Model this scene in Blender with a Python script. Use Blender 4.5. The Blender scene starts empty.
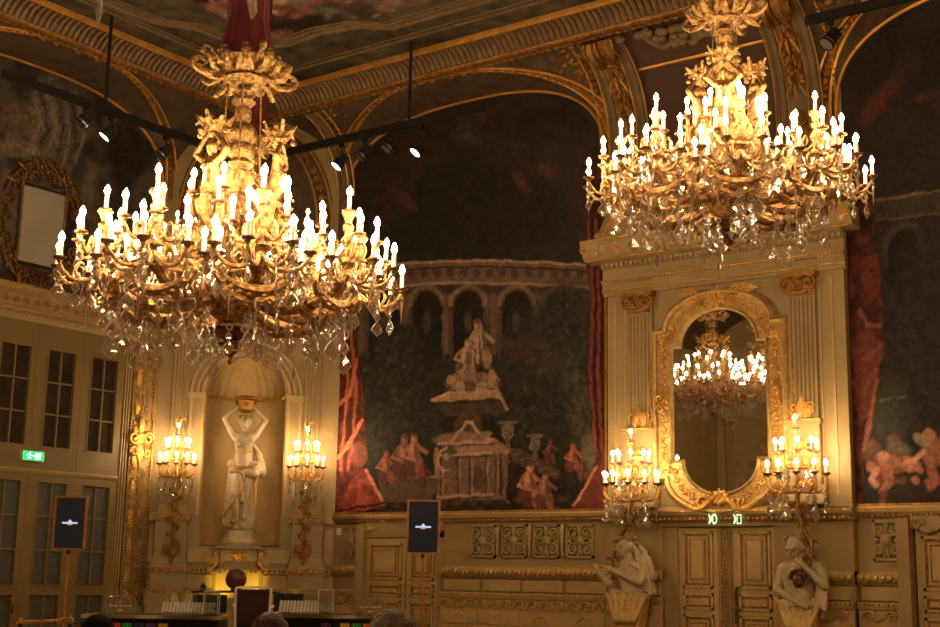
import bpy, math, random
import numpy as np
from mathutils import Vector, Matrix
from math import sin, cos, pi, radians, sqrt
random.seed(4)
S = bpy.context.scene
COL = S.collection

# ------------------------------------------------------------------ camera
FPX, YAW, PITCH, ROLL = 1337.08, 0.632621, 0.193840, 0.0177316
EYE = Vector((0, 0, 1.4))
fw = Vector((-sin(YAW) * cos(PITCH), cos(YAW) * cos(PITCH), sin(PITCH)))
r0 = Vector((cos(YAW), sin(YAW), 0)); u0 = r0.cross(fw)
RT = r0 * cos(ROLL) + u0 * sin(ROLL); UP = -r0 * sin(ROLL) + u0 * cos(ROLL)
cd_ = bpy.data.cameras.new('camera'); cd_.lens = FPX / 940 * 36; cd_.sensor_width = 36; cd_.clip_end = 200
cam = bpy.data.objects.new('camera', cd_); COL.objects.link(cam)
m = Matrix.Identity(4)
for i, c in enumerate((RT, UP, -fw)):
    for j in range(3): m[j][i] = c[j]
m.translation = EYE
cam.matrix_world = m
S.camera = cam
# ------------------------------------------------------------------ world, exposure
w = bpy.data.worlds.new('world'); S.world = w; w.use_nodes = True
w.node_tree.nodes['Background'].inputs[0].default_value = (.02, .015, .01, 1)
w.node_tree.nodes['Background'].inputs[1].default_value = .3
S.view_settings.view_transform = 'Standard'; S.view_settings.look = 'None'
S.view_settings.gamma = 1; S.view_settings.use_curve_mapping = False
S.view_settings.exposure = 0.1
S.cycles.caustics_reflective = False; S.cycles.caustics_refractive = False
S.cycles.sample_clamp_indirect = 4; S.cycles.max_bounces = 8; S.cycles.transparent_max_bounces = 12
S.cycles.use_light_tree = True
BULB_W = 230.0      # radiance of a chandelier bulb
SCON_W = 175.0      # radiance of a wall light bulb
WARM = (1.0, .67, .34)

def ray(x, y): return RT * ((x - 470) / FPX) - UP * ((y - 313.5) / FPX) + fw
def at_depth(x, y, d): return EYE + ray(x, y) * d
def at_y(x, y, Y):
    v = ray(x, y); return EYE + v * (Y / v.y)
def at_x(x, y, X):
    v = ray(x, y); return EYE + v * (X / v.x)
def at_z(x, y, Z):
    v = ray(x, y); return EYE + v * ((Z - 1.4) / v.z)

D = 25.88      # back wall plane y
LX = -26.4     # left wall plane x
ZS, ZT, CR = 11.3, 13.35, 1.8      # cove springing, cove top, cove reach
CEIL = 13.72
XR, YB = 5.0, -7.0
def cdep(z):
    t = min(max((z - ZS) / (ZT - ZS), 0), 1); return CR * (1 - sqrt(1 - t * t))

# ------------------------------------------------------------------ materials
def mat(name, c1, c2=None, rough=.6, metal=0, scale=8, bump=0., bscale=None, spec=.4, trans=0, emit=None, detail=4):
    m = bpy.data.materials.new(name); m.use_nodes = True
    nt = m.node_tree; b = nt.nodes['Principled BSDF']
    b.inputs['Base Color'].default_value = (*c1, 1); b.inputs['Roughness'].default_value = rough
    b.inputs['Metallic'].default_value = metal; b.inputs['Specular IOR Level'].default_value = spec
    b.inputs['Transmission Weight'].default_value = trans
    if emit: b.inputs['Emission Color'].default_value = (*emit[0], 1); b.inputs['Emission Strength'].default_value = emit[1]
    if c2 or bump:
        tc = nt.nodes.new('ShaderNodeTexCoord'); n = nt.nodes.new('ShaderNodeTexNoise')
        n.inputs['Scale'].default_value = scale; n.inputs['Detail'].default_value = detail
        nt.links.new(tc.outputs['Object'], n.inputs['Vector'])
        if c2:
            r = nt.nodes.new('ShaderNodeValToRGB'); r.color_ramp.elements[0].color = (*c1, 1); r.color_ramp.elements[1].color = (*c2, 1)
            r.color_ramp.elements[0].position = .35; r.color_ramp.elements[1].position = .65
            nt.links.new(n.outputs['Fac'], r.inputs['Fac']); nt.links.new(r.outputs['Color'], b.inputs['Base Color'])
        if bump:
            n2 = nt.nodes.new('ShaderNodeTexNoise'); n2.inputs['Scale'].default_value = bscale or scale * 4; n2.inputs['Detail'].default_value = 3
            nt.links.new(tc.outputs['Object'], n2.inputs['Vector'])
            bp = nt.nodes.new('ShaderNodeBump'); bp.inputs['Strength'].default_value = bump; bp.inputs['Distance'].default_value = .05
            nt.links.new(n2.outputs['Fac'], bp.inputs['Height']); nt.links.new(bp.outputs['Normal'], b.inputs['Normal'])
    return m
def vmat(name, rough=.6, nscale=14, amt=.35):
    m = bpy.data.materials.new(name); m.use_nodes = True
    nt = m.node_tree; b = nt.nodes['Principled BSDF']; b.inputs['Roughness'].default_value = rough
    b.inputs['Specular IOR Level'].default_value = .12
    a = nt.nodes.new('ShaderNodeAttribute'); a.attribute_name = 'Col'
    n = nt.nodes.new('ShaderNodeTexNoise'); n.inputs['Scale'].default_value = nscale; n.inputs['Detail'].default_value = 5
    tc = nt.nodes.new('ShaderNodeTexCoord'); nt.links.new(tc.outputs['Object'], n.inputs['Vector'])
    mr = nt.nodes.new('ShaderNodeMapRange'); mr.inputs['From Min'].default_value = .3; mr.inputs['From Max'].default_value = .7
    mr.inputs['To Min'].default_value = 1 - amt; mr.inputs['To Max'].default_value = 1 + amt
    nt.links.new(n.outputs['Fac'], mr.inputs['Value'])
    mx = nt.nodes.new('ShaderNodeVectorMath'); mx.operation = 'SCALE'
    nt.links.new(a.outputs['Color'], mx.inputs[0]); nt.links.new(mr.outputs['Result'], mx.inputs['Scale'])
    nt.links.new(mx.outputs['Vector'], b.inputs['Base Color'])
    return m
M = dict(
    cream=mat('cream_paint', (.36, .258, .118), (.30, .212, .09), .5, scale=1.3, bump=.05, bscale=30),
    cream2=mat('brightened_cream_paint', (.50, .355, .16), (.42, .295, .125), .5, scale=2.0, bump=.05, bscale=25),  # lighter copy of the cream; brightness put into the colour for the dim dado
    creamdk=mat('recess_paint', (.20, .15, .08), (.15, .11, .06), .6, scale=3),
    door=mat('door_paint', (.205, .142, .055), (.18, .124, .045), .45, scale=1.0),
    gold=mat('gold_leaf', (.86, .52, .16), (.62, .34, .09), .33, 1, scale=14, bump=.6, bscale=45),
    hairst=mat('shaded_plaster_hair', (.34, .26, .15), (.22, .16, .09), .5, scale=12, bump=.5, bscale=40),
    golda=mat('arm_gilding', (.62, .39, .16), (.22, .125, .05), .34, 1, scale=16, bump=.5, bscale=60),
    goldp=mat('pale_frame_gilding', (.66, .45, .17), (.44, .28, .10), .42, .55, scale=10, bump=.5, bscale=40),
    giltg=mat('gilded_ground', (.36, .255, .11), (.22, .15, .06), .45, .45, scale=8, bump=.6, bscale=30),
    goldc=mat('chandelier_gilding', (.56, .36, .15), (.24, .14, .055), .38, 1, scale=22, bump=.5, bscale=60),
    golddk=mat('aged_gilding', (.50, .27, .08), (.30, .15, .05), .42, 1, scale=9, bump=.6, bscale=40),
    bronze=mat('dark_bronze', (.30, .16, .065), (.13, .07, .03), .35, 1, scale=18, bump=.5, bscale=50),
    stone=mat('statue_plaster', (.54, .44, .30), (.40, .31, .19), .4, scale=5, bump=.1, bscale=30),
    stonedk=mat('herm_plaster', (.54, .43, .27), (.40, .31, .18), .42, scale=5, bump=.1, bscale=30),
    drape=mat('gilded_drapery', (.58, .40, .16), (.44, .29, .09), .4, .2, scale=4, bump=.15, bscale=20),
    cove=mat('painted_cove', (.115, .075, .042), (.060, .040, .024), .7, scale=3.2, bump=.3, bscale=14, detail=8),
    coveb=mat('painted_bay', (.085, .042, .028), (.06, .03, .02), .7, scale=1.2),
    band=mat('plain_band', (.21, .145, .075), (.15, .10, .05), .65, scale=3),
    rib=mat('cornice_fluting', (.25, .155, .075), (.17, .10, .045), .55, scale=5, bump=.2),
    fillet=mat('gold_fillet', (.80, .42, .10), (.62, .31, .07), .45, .6, scale=3),
    dark=mat('recess_shadow_paint', (.02, .015, .01), rough=.8),
    black=mat('black_metal', (.012, .012, .012), rough=.4),
    blackf=mat('black_panel', (.015, .016, .018), rough=.25),
    glassdk=mat('night_window_glass', (.025, .02, .016), (.05, .03, .018), .12, scale=2.2, spec=.6),
    glassgr=mat('curtained_glass', (.085, .088, .075), (.07, .072, .062), .45, scale=4),
    red=mat('red_velvet', (.10, .007, .012), (.06, .004, .007), .75, scale=4, bump=.1),
    burg=mat('burgundy_upholstery', (.035, .008, .009), rough=.8),
    wood=mat('orange_wood', (.42, .18, .05), (.32, .12, .03), .45, scale=6),
    brown=mat('brown_leather', (.13, .05, .022), (.10, .035, .016), .45, scale=5),
    floor=mat('parquet', (.42, .25, .12), (.32, .18, .08), .35, scale=3),
    steel=mat('steel', (.5, .5, .5), rough=.3, metal=1),
    candle=mat('candle_tube', (.85, .78, .62), rough=.5),
    skin=mat('skin', (.42, .20, .12), rough=.5),
    hairg=mat('grey_hair', (.30, .25, .19), (.16, .12, .09), .7, scale=25, bump=.6, bscale=60),
    hairr=mat('reddish_hair', (.09, .025, .015), (.05, .015, .01), .6, scale=25, bump=.5, bscale=60),
    hairb=mat('black_hair', (.008, .006, .005), rough=.9, spec=.1),
    cloth=mat('dark_cloth', (.02, .02, .025), rough=.8),
    tabletop=mat('table_rim', (.50, .36, .22), (.38, .26, .15), .3, scale=6),
    baize=mat('green_baize', (.01, .03, .02), rough=.9),
    white=mat('white_plastic', (.7, .68, .6), rough=.4),
)
def glassmat(name, rough=0., tint=(1, 1, 1), mixv=.5):
    m = bpy.data.materials.new(name); m.use_nodes = True; nt = m.node_tree; nt.nodes.clear()
    o = nt.nodes.new('ShaderNodeOutputMaterial'); g = nt.nodes.new('ShaderNodeBsdfGlass'); t = nt.nodes.new('ShaderNodeBsdfTransparent')
    g.inputs['IOR'].default_value = 1.55; g.inputs['Roughness'].default_value = rough; g.inputs['Color'].default_value = (*tint, 1)
    mx = nt.nodes.new('ShaderNodeMixShader'); mx.inputs[0].default_value = mixv
    nt.links.new(t.outputs[0], mx.inputs[1]); nt.links.new(g.outputs[0], mx.inputs[2]); nt.links.new(mx.outputs[0], o.inputs[0])
    return m
def mixmat(name, a_col, a_rough, a_fac, back, back_col):
    m = bpy.data.materials.new(name); m.use_nodes = True; nt = m.node_tree; nt.nodes.clear()
    o = nt.nodes.new('ShaderNodeOutputMaterial'); g = nt.nodes.new('ShaderNodeBsdfGlossy'); g.inputs['Roughness'].default_value = a_rough; g.inputs['Color'].default_value = (*a_col, 1)
    t = nt.nodes.new(back); t.inputs['Color'].default_value = (*back_col, 1); x = nt.nodes.new('ShaderNodeMixShader'); x.inputs[0].default_value = a_fac
    nt.links.new(t.outputs[0], x.inputs[1]); nt.links.new(g.outputs[0], x.inputs[2]); nt.links.new(x.outputs[0], o.inputs[0]); return m
M['crystal'] = mixmat('cut_crystal_face', (1, .98, .95), .12, .30, 'ShaderNodeBsdfTransparent', (.93, .93, .92))
M['crim'] = mixmat('cut_crystal_edge', (1, .98, .95), .18, .5, 'ShaderNodeBsdfTranslucent', (.9, .88, .84))
M['acrylic'] = glassmat('clear_acrylic', .02, (.95, .97, .96), .6)
def emat(name, c, s):
    m = bpy.data.materials.new(name); m.use_nodes = True; nt = m.node_tree; nt.nodes.clear()
    o = nt.nodes.new('ShaderNodeOutputMaterial'); e = nt.nodes.new('ShaderNodeEmission')
    e.inputs[0].default_value = (*c, 1); e.inputs[1].default_value = s; nt.links.new(e.outputs[0], o.inputs[0]); return m
M['bulb'] = emat('lit_bulb', WARM, BULB_W); M['bulbs'] = emat('lit_bulb_wall', WARM, SCON_W)
M['mirror'] = mat('mirror_silver', (.80, .80, .78), rough=.015, metal=1)
M['green'] = emat('exit_green', (.02, .9, .2), 1.3); M['whitee'] = emat('exit_white', (.8, 1, .85), 1.6)
M['glyph'] = emat('lit_symbol', (.75, 1, .55), 1.2); M['logo'] = emat('screen_logo', (.75, .8, 1), .8); M['logor'] = emat('screen_logo_red', (1, .45, .4), .8)
M['screen'] = mat('screen_glass', (.012, .012, .014), rough=.12, emit=((.5, .5, .55), .012))
M['spot'] = emat('spot_lens', (.9, .95, 1), 9); M['yled'] = emat('yellow_led', (1, .75, .1), 12)
M['projscreen'] = mat('projection_cloth', (.33, .30, .24), (.28, .25, .20), .6, scale=1)

# ------------------------------------------------------------------ mesh builder
class MB:
    def __init__(s, T=None): s.v = []; s.f = []; s.T = T
    def add(s, vs, fs, T=None):
        n = len(s.v); T = T or s.T
        s.v.extend([tuple(T(*p)) for p in vs] if T else [tuple(p) for p in vs]); s.f.extend([tuple(i + n for i in f) for f in fs]); return s
    def box(s, x0, x1, y0, y1, z0, z1, T=None):
        return s.add([(x0,y0,z0),(x1,y0,z0),(x1,y1,z0),(x0,y1,z0),(x0,y0,z1),(x1,y0,z1),(x1,y1,z1),(x0,y1,z1)],
              [(0,3,2,1),(4,5,6,7),(0,1,5,4),(1,2,6,5),(2,3,7,6),(3,0,4,7)], T)
    def grid(s, P, T=None, closed=False):
        nr = len(P); nc = len(P[0]); vs = [p for r in P for p in r]; fs = []
        for i in range(nr - 1):
            for j in range(nc - (0 if closed else 1)):
                k = (j + 1) % nc; fs.append((i*nc+j, i*nc+k, (i+1)*nc+k, (i+1)*nc+j))
        return s.add(vs, fs, T)
    def tube(s, pts, r, n=6, flat=1., nrm=None, T=None, closed=False, sm=True):
        pts = [Vector(p) for p in pts]; N = len(pts)
        rs = r if isinstance(r, (list, tuple)) else [r] * N
        if 3 <= N <= 9 and not closed and sm:
            P = [pts[0]*2-pts[1]] + pts + [pts[-1]*2-pts[-2]]; np_, nr_ = [], []
            for i in range(1, N):
                for k in range(3):
                    t = k/3; a, b, c, d = P[i-1], P[i], P[i+1], P[i+2]
                    np_.append(.5*((2*b)+(c-a)*t+(2*a-5*b+4*c-d)*t*t+(3*b-a-3*c+d)*t**3)); nr_.append(rs[i-1]+(rs[i]-rs[i-1])*t)
            pts, rs = np_+[pts[-1]], nr_+[rs[-1]]; N = len(pts)
        prev = Vector(nrm) if nrm is not None else None; rows = []
        for i, p in enumerate(pts):
            if closed: t = pts[(i+1) % N] - pts[i-1]
            else: t = pts[min(i+1, N-1)] - pts[max(i-1, 0)]
            if t.length < 1e-9: t = Vector((0, 0, 1))
            t.normalize()
            if prev is None:
                prev = Vector((0, 0, 1)) if abs(t.z) < .9 else Vector((1, 0, 0))
            a = prev - t * prev.dot(t)
            if a.length < 1e-4: a = t.orthogonal()
            a.normalize(); b = t.cross(a)
            if nrm is None: prev = a
            rows.append([p + a * (cos(2*pi*k/n) * rs[i] * flat) + b * (sin(2*pi*k/n) * rs[i]) for k in range(n)])
        if closed: rows.append(rows[0])
        s.grid(rows, T, closed=True)
        if not closed:
            n0 = len(s.v) - N * n
            s.f.append(tuple(n0 + k for k in range(n))[::-1]); s.f.append(tuple(len(s.v) - n + k for k in range(n)))
        return s
    def lathe(s, prof, n=16, c=(0, 0, 0), a0=0, a1=2*pi, flute=0, amp=0, T=None, ry=1):
        full = abs(a1 - a0 - 2*pi) < 1e-6; rows = []
        for (r, z) in prof:
            row = []
            for k in range(n if full else n + 1):
                a = a0 + (a1 - a0) * k / n; rr = r * (1 + amp * cos(flute * a)) if flute else r
                row.append((c[0] + rr*cos(a), c[1] + rr*sin(a)*ry, c[2] + z))
            rows.append(row)
        return s.grid(rows, T, closed=full)
    def ell(s, c, r, n=8, mth=5, T=None, R=None):
        rows = []
        for i in range(mth + 1):
            th = pi * i / mth; row = []
            for k in range(n):
                a = 2*pi*k/n; q = Vector((r[0]*max(sin(th), .02)*cos(a), r[1]*max(sin(th), .02)*sin(a), -r[2]*cos(th)))
                if R: q = R @ q
                row.append(q + Vector(c))
            rows.append(row)
        n0 = len(s.v); s.grid(rows, T, closed=True)
        s.f.append(tuple(n0 + k for k in range(n))[::-1]); s.f.append(tuple(len(s.v) - n + k for k in range(n))); return s
    def cap(s, p0, p1, ra, rb, n=12):     # tapered capsule, closed
        p0 = Vector(p0); p1 = Vector(p1); d = (p1 - p0); L = d.length; d = d / max(L, 1e-6); pts = []; rs = []
        for k in range(5): a = pi/2*k/4; pts.append(p0 - d*ra*cos(a)); rs.append(max(ra*sin(a), .002))
        for k in range(1, 4): pts.append(p0.lerp(p1, k/4)); rs.append(ra + (rb-ra)*k/4)
        for k in range(5): a = pi/2*k/4; pts.append(p1 + d*rb*sin(a)); rs.append(max(rb*cos(a), .002))
        return s.tube(pts, rs, n, nrm=d.orthogonal())
    def mold(s, prof, u0, u1, T=None):    # closed (depth,z) profile swept along u; depth points into the room (-y)
        n = len(prof); vs = [(u0, -d, z) for d, z in prof] + [(u1, -d, z) for d, z in prof]
        fs = [(i, (i+1) % n, n+(i+1) % n, n+i) for i in range(n)] + [tuple(range(n))[::-1], tuple(range(n, 2*n))]
        return s.add(vs, fs, T)
    def mesh(s, name, m, smooth=True):
        me = bpy.data.meshes.new(name); me.from_pydata(s.v, [], s.f)
        if smooth:
            me.shade_smooth() if hasattr(me, 'shade_smooth') else None
            try: me.set_sharp_from_angle(angle=radians(40))
            except Exception: pass
        if m: me.materials.append(m if not isinstance(m, str) else M[m])
        return me
    def obj(s, name, m, parent=None, loc=(0, 0, 0), rz=0, smooth=True, **kw):
        return inst(s.mesh(name, m, smooth), name, parent, loc, (0, 0, rz), **kw)
def inst(me, name, parent=None, loc=(0, 0, 0), rot=(0, 0, 0), sc=1, **kw):
    o = bpy.data.objects.new(name, me); COL.objects.link(o); o.parent = parent
    o.location = loc; o.rotation_euler = rot
    if sc != 1: o.scale = (sc,)*3 if not isinstance(sc, tuple) else sc
    for k, v in kw.items(): o[k] = v
    return o
def thing(name, label, cat, loc=(0, 0, 0), rz=0, group=None):
    o = bpy.data.objects.new(name, None); COL.objects.link(o); o.location = loc; o.rotation_euler = (0, 0, rz)
    o['label'] = label; o['category'] = cat
    if group: o['group'] = group
    return o
def struct(name, loc=(0, 0, 0), rz=0, label=None):
    o = bpy.data.objects.new(name, None); COL.objects.link(o); o.location = loc; o.rotation_euler = (0, 0, rz); o['kind'] = 'structure'
    if label: o['label'] = label
    return o
def copy_tree(o, parent=None):
    c = o.copy(); COL.objects.link(c)
    if parent: c.parent = parent
    for ch in o.children: copy_tree(ch, c)
    return c
# ornament helpers, all in a plane (u, v) with relief towards -y
def spiral(cx, cz, r, turns, a0, sgn=1, n=14, d=.03):
    return [(cx + r*(1-.8*k/n)*cos(a0 + sgn*2*pi*turns*k/n), -d, cz + r*(1-.8*k/n)*sin(a0 + sgn*2*pi*turns*k/n)) for k in range(n+1)]
def leafpts(x, z, ang, L, d=.03, bend=.5, n=4):
    pts = []; a = ang
    for k in range(n + 1): pts.append((x, -d - .02*sin(pi*k/n), z)); x += cos(a)*L/n; z += sin(a)*L/n; a += bend/n
    return pts
LR = [.15, .8, 1, .65, .1]
def leaf(mb, x, z, ang, L, wd, d=.03, bend=.5, T=None):
    mb.tube(leafpts(x, z, ang, L, d, bend), [wd*q for q in LR], 5, .45, nrm=(0, -1, 0), T=T)
def rosette(mb, x, z, r, d=.03, n=6, T=None):
    for k in range(n): leaf(mb, x, z, 2*pi*k/n, r, r*.28, d, 0, T)
    mb.ell((x, -d-.015, z), (r*.25, r*.2, r*.25), 6, 4, T)
def rinceau(mb, u0, u1, zc, w_, d=.03, T=None, vertical=False, per=None):
    L = u1 - u0; per = per or w_*1.6; n = max(1, round(L/per)); per = L/n
    def P(pts): return [(p[2]*1.0, p[1], p[0]) for p in pts] if vertical else pts
    for i in range(n):
        c = u0 + per*(i+.5); s = 1 if i % 2 else -1
        f = lambda pts: [(zc + (p[2]), p[1], p[0]) if vertical else (p[0], p[1], zc + p[2]) for p in pts]
        mb.tube(f(spiral(c, s*w_*.05, w_*.36, 1.2, pi if s > 0 else pi, s, 11, d)), [w_*.07]*8+[w_*.06, w_*.05, w_*.05, w_*.06], 4, T=T)
        for a in (-.9, 0, .9):
            mb.tube(f(leafpts(c + w_*.1*a, -s*w_*.1, -s*pi/2 + a, w_*.38, d, .5)), [w_*.1*q for q in LR], 4, .5, nrm=(0, -1, 0), T=T)
        mb.ell((zc, -d-.01, c) if vertical else (c, -d-.01, zc), (w_*.09, w_*.06, w_*.09), 6, 3, T)
def beads(mb, u0, u1, z, r, d, step=None, T=None, vertical=False):
    step = step or r*2.6; n = max(1, int(abs(u1-u0)/step))
    for i in range(n):
        u = u0 + (u1-u0)*(i+.5)/n; mb.ell((z, -d, u) if vertical else (u, -d, z), (r, r, r), 5, 3, T)
def panel(parent, u0, u1, z0, z1, d, m='cream2', gold='golddk', name='panel', fr=.05, inner=True, bead=True):
    a = MB(); a.box(u0, u1, -d-.015, -d+.02, z0, z1)
    for (p, q, r_, t) in ((u0, u1, z0, z0+fr), (u0, u1, z1-fr, z1), (u0, u0+fr, z0, z1), (u1-fr, u1, z0, z1)):
        a.box(p, q, -d-.04, -d, r_, t)
    o = a.obj(name, m, parent, smooth=False)
    if bead:
        b = MB(); r = .014
        r = .02
        for z in (z0+fr+.02, z1-fr-.02): beads(b, u0+fr, u1-fr, z, r, d+.03, .06)
        for u in (u0+fr+.02, u1-fr-.02): beads(b, z0+fr, z1-fr, u, r, d+.03, .06, vertical=True)
        for (p, q, r_, t) in ((u0+fr, u1-fr, z0+fr+.035, z0+fr+.05), (u0+fr, u1-fr, z1-fr-.05, z1-fr-.035)): b.box(p, q, -d-.03, -d-.01, r_, t)
        for u in (u0+fr+.035, u1-fr-.05): b.box(u, u+.015, -d-.03, -d-.01, z0+fr, z1-fr)
        b.obj('beading', gold, o)
    if inner and (u1-u0) > .35 and (z1-z0) > .35:
        c = MB(); g = .17 if (u1-u0) > .5 else .12
        c.box(u0+g, u1-g, -d-.035, -d-.01, z0+g, z1-g); c.box(u0+g+.04, u1-g-.04, -d-.05, -d-.03, z0+g+.04, z1-g-.04)
        c.obj('raised_field', m, o, smooth=False); l_ = MB(); l_.tube([(u0+g, -d-.04, z0+g), (u1-g, -d-.04, z0+g), (u1-g, -d-.04, z1-g), (u0+g, -d-.04, z1-g)], .012, 4, closed=True); l_.obj('gilt_line', gold, o)
    return o

# ------------------------------------------------------------------ blended bodies
def blob(mb, name, m, voxel, smooth=4, parent=None, loc=(0, 0, 0), rz=0, bake=False):
    me = mb.mesh(name, m, False); o = bpy.data.objects.new(name, me); COL.objects.link(o)
    md = o.modifiers.new('r', 'REMESH'); md.mode = 'VOXEL'; md.voxel_size = voxel
    sm = o.modifiers.new('s', 'SMOOTH'); sm.iterations = smooth; sm.factor = .5
    dg = bpy.context.evaluated_depsgraph_get(); me2 = bpy.data.meshes.new_from_object(o.evaluated_get(dg))
    bpy.data.objects.remove(o); bpy.data.meshes.remove(me)
    me2.name = name; me2.shade_smooth()
    if not me2.materials: me2.materials.append(M[m])
    if bake: return me2
    return inst(me2, name, parent, loc, (0, 0, rz))
def head(mb, c, r, yaw=0, pitch=0, feat=True):
    R = Matrix.Rotation(yaw, 3, 'Z') @ Matrix.Rotation(pitch, 3, 'X'); c = Vector(c)
    q = lambda x, y, z: c + R @ Vector((x*r, y*r, z*r))
    mb.ell(q(0, .12, .1), (r*.78, r*.95, r*.95), 12, 8, R=R)
    mb.cap(q(0, -.3, -.35), q(0, -.42, -.75), r*.58, r*.36)
    mb.cap(q(0, -.9, .1), q(0, -1.12, -.22), r*.1, r*.16)        # nose
    mb.cap(q(-.35, -.78, .22), q(.35, -.78, .22), r*.14, r*.14)  # brow
    mb.cap(q(-.16, -.88, -.52), q(.16, -.88, -.52), r*.1, r*.1)  # mouth
    mb.ell(q(0, -.72, -.85), (r*.2, r*.18, r*.18), 8, 5)         # chin
    for s in (-1, 1):
        mb.ell(q(s*.33, -.78, .02), (r*.12, r*.08, r*.08), 8, 5); mb.cap(q(s*.78, .05, .1), q(s*.76, .05, -.25), r*.12, r*.09)
def hand(mb, p, dirv, up, s):           # palm with four curled fingers and a thumb
    p = Vector(p); d = Vector(dirv).normalized(); u = Vector(up); u = (u - d*u.dot(d)).normalized(); w_ = d.cross(u)
    mb.cap(p, p + d*s*.45, s*.2, s*.24)
    for k, L in enumerate((.42, .5, .47, .36)):
        b = p + d*s*.55 + w_*s*(.24 - .16*k); e = b + d*s*L*.6 + u*s*.06; f = e + d*s*L*.35 - u*s*.22
        mb.cap(b, e, s*.085, s*.075, 6); mb.cap(e, f, s*.075, s*.06, 6)
    t0 = p + d*s*.15 + w_*s*.22; t1 = t0 + d*s*.25 + w_*s*.2; mb.cap(t0, t1, s*.1, s*.085, 6); mb.cap(t1, t1 + d*s*.22 - u*s*.08, s*.08, s*.06, 6)

# ------------------------------------------------------------------ painting on grids
def hashn(ix, iy, seed):
    h = (ix.astype(np.int64)*374761393 + iy.astype(np.int64)*668265263 + seed*1442695041) & 0xffffffff
    h = ((h ^ (h >> 13)) * 1274126177) & 0xffffffff
    return ((h ^ (h >> 16)) & 0xffff) / 65535.
def vnoise(x, y, seed=0):
    ix = np.floor(x); iy = np.floor(y); fx = x-ix; fy = y-iy; fx = fx*fx*(3-2*fx); fy = fy*fy*(3-2*fy)
    a = hashn(ix, iy, seed); b = hashn(ix+1, iy, seed); c = hashn(ix, iy+1, seed); d = hashn(ix+1, iy+1, seed)
    return (a*(1-fx)+b*fx)*(1-fy) + (c*(1-fx)+d*fx)*fy
def fbm(x, y, o=4, seed=0):
    t = 0; a = .5; n = 0
    for i in range(o): t = t + a*vnoise(x*2**i, y*2**i, seed+i*7); n += a; a *= .55
    return t/n
def lin(c): return np.array([((v/255.+.055)/1.055)**2.4 if v > 10 else v/255./12.92 for v in c])
class Paint:
    def __init__(s, X, Y, base, jit=3., js=.08):
        s.X, s.Y = X, Y; s.C = np.ones(X.shape + (3,)) * lin(base)
        s.JX = X + jit*(fbm(X*js, Y*js, 3, 5)-.5)*2; s.JY = Y + jit*(fbm(X*js, Y*js, 3, 15)-.5)*2
    def put(s, mask, c, var=.35, vs=.15, seed=0, c2=None):
        m = np.clip(mask, 0, 1)[..., None]; n = fbm(s.X*vs, s.Y*vs*.8, 4, seed+30)
        col = lin(c)*(1 + var*(n-.5)[..., None]*2)
        if c2 is not None: t = np.clip((n-.42)*6, 0, 1)[..., None]; col = lin(c)*(1-t) + lin(c2)*t
        s.C = s.C*(1-m) + col*m
    def poly(s, pts, c, a=1., **k):
        x, y = s.JX, s.JY; ins = np.zeros(x.shape, bool); n = len(pts)
        for i in range(n):
            x0, y0 = pts[i]; x1, y1 = pts[(i+1) % n]
            if y0 == y1: continue
            ins ^= ((y0 > y) != (y1 > y)) & (x < (x1-x0)*(y-y0)/(y1-y0)+x0)
        s.put(ins*a, c, **k)
    def ell(s, cx, cy, rx, ry, c, a=1., ang=0, soft=.25, **k):
        dx = s.JX-cx; dy = s.JY-cy; ca, sa = cos(ang), sin(ang)
        d = np.sqrt(((dx*ca+dy*sa)/rx)**2 + ((-dx*sa+dy*ca)/ry)**2); s.put(np.clip((1-d)/soft+.5, 0, 1)*a, c, **k)
    def line(s, x0, y0, x1, y1, w_, c, a=1., **k):
        dx, dy = x1-x0, y1-y0; L = dx*dx+dy*dy; t = np.clip(((s.JX-x0)*dx+(s.JY-y0)*dy)/L, 0, 1)
        d = np.hypot(s.JX-x0-t*dx, s.JY-y0-t*dy); s.put(np.clip((w_-d)/(w_*.5)+.5, 0, 1)*a, c, **k)
    def path(s, pts, w_, c, a=1., **k):
        for (p, q) in zip(pts[:-1], pts[1:]): s.line(*p, *q, w_, c, a, **k)
def colour_mesh(me, cols, sat=.74):
    lu = (cols @ np.array([.35, .5, .15]))[:, None]; cols = lu*np.array([1.12, 1., .84])*(1-sat) + cols*sat
    at = me.color_attributes.new('Col', 'FLOAT_COLOR', 'POINT')
    d = np.ones((len(me.vertices), 4), np.float32); d[:, :3] = np.clip(cols, 0, 1); at.data.foreach_set('color', d.ravel())
def gridmesh(name, P, m):
    nr, nc = P.shape[:2]; me = bpy.data.meshes.new(name)
    i = np.arange(nr*nc).reshape(nr, nc); f = np.stack([i[:-1, :-1], i[:-1, 1:], i[1:, 1:], i[1:, :-1]], -1).reshape(-1, 4)
    me.vertices.add(nr*nc); me.vertices.foreach_set('co', P.reshape(-1).astype(np.float32))
    me.loops.add(f.size); me.loops.foreach_set('vertex_index', f.ravel().astype(np.int32))
    me.polygons.add(len(f)); me.polygons.foreach_set('loop_start', (np.arange(len(f))*4).astype(np.int32))
    me.update(calc_edges=True); me.materials.append(M[m]); return me
def project(P):
    q = P - np.array(EYE); z = q @ np.array(fw); return 470 + FPX*(q @ np.array(RT))/z, 313.5 - FPX*(q @ np.array(UP))/z
M['paint'] = vmat('fresco', amt=.18); M['paintc'] = vmat('ceiling_fresco', nscale=2.5, amt=.5)
G_M = 1.7    # overall gain of painted pigments

# wall frames: local x along the wall, local -y into the room
BW = dict(loc=(0, D, 0), rz=0); LW = dict(loc=(LX, 0, 0), rz=pi/2)
CC = Vector((-24.80, 24.18, 0)); CW = dict(loc=CC, rz=pi/4)
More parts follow.
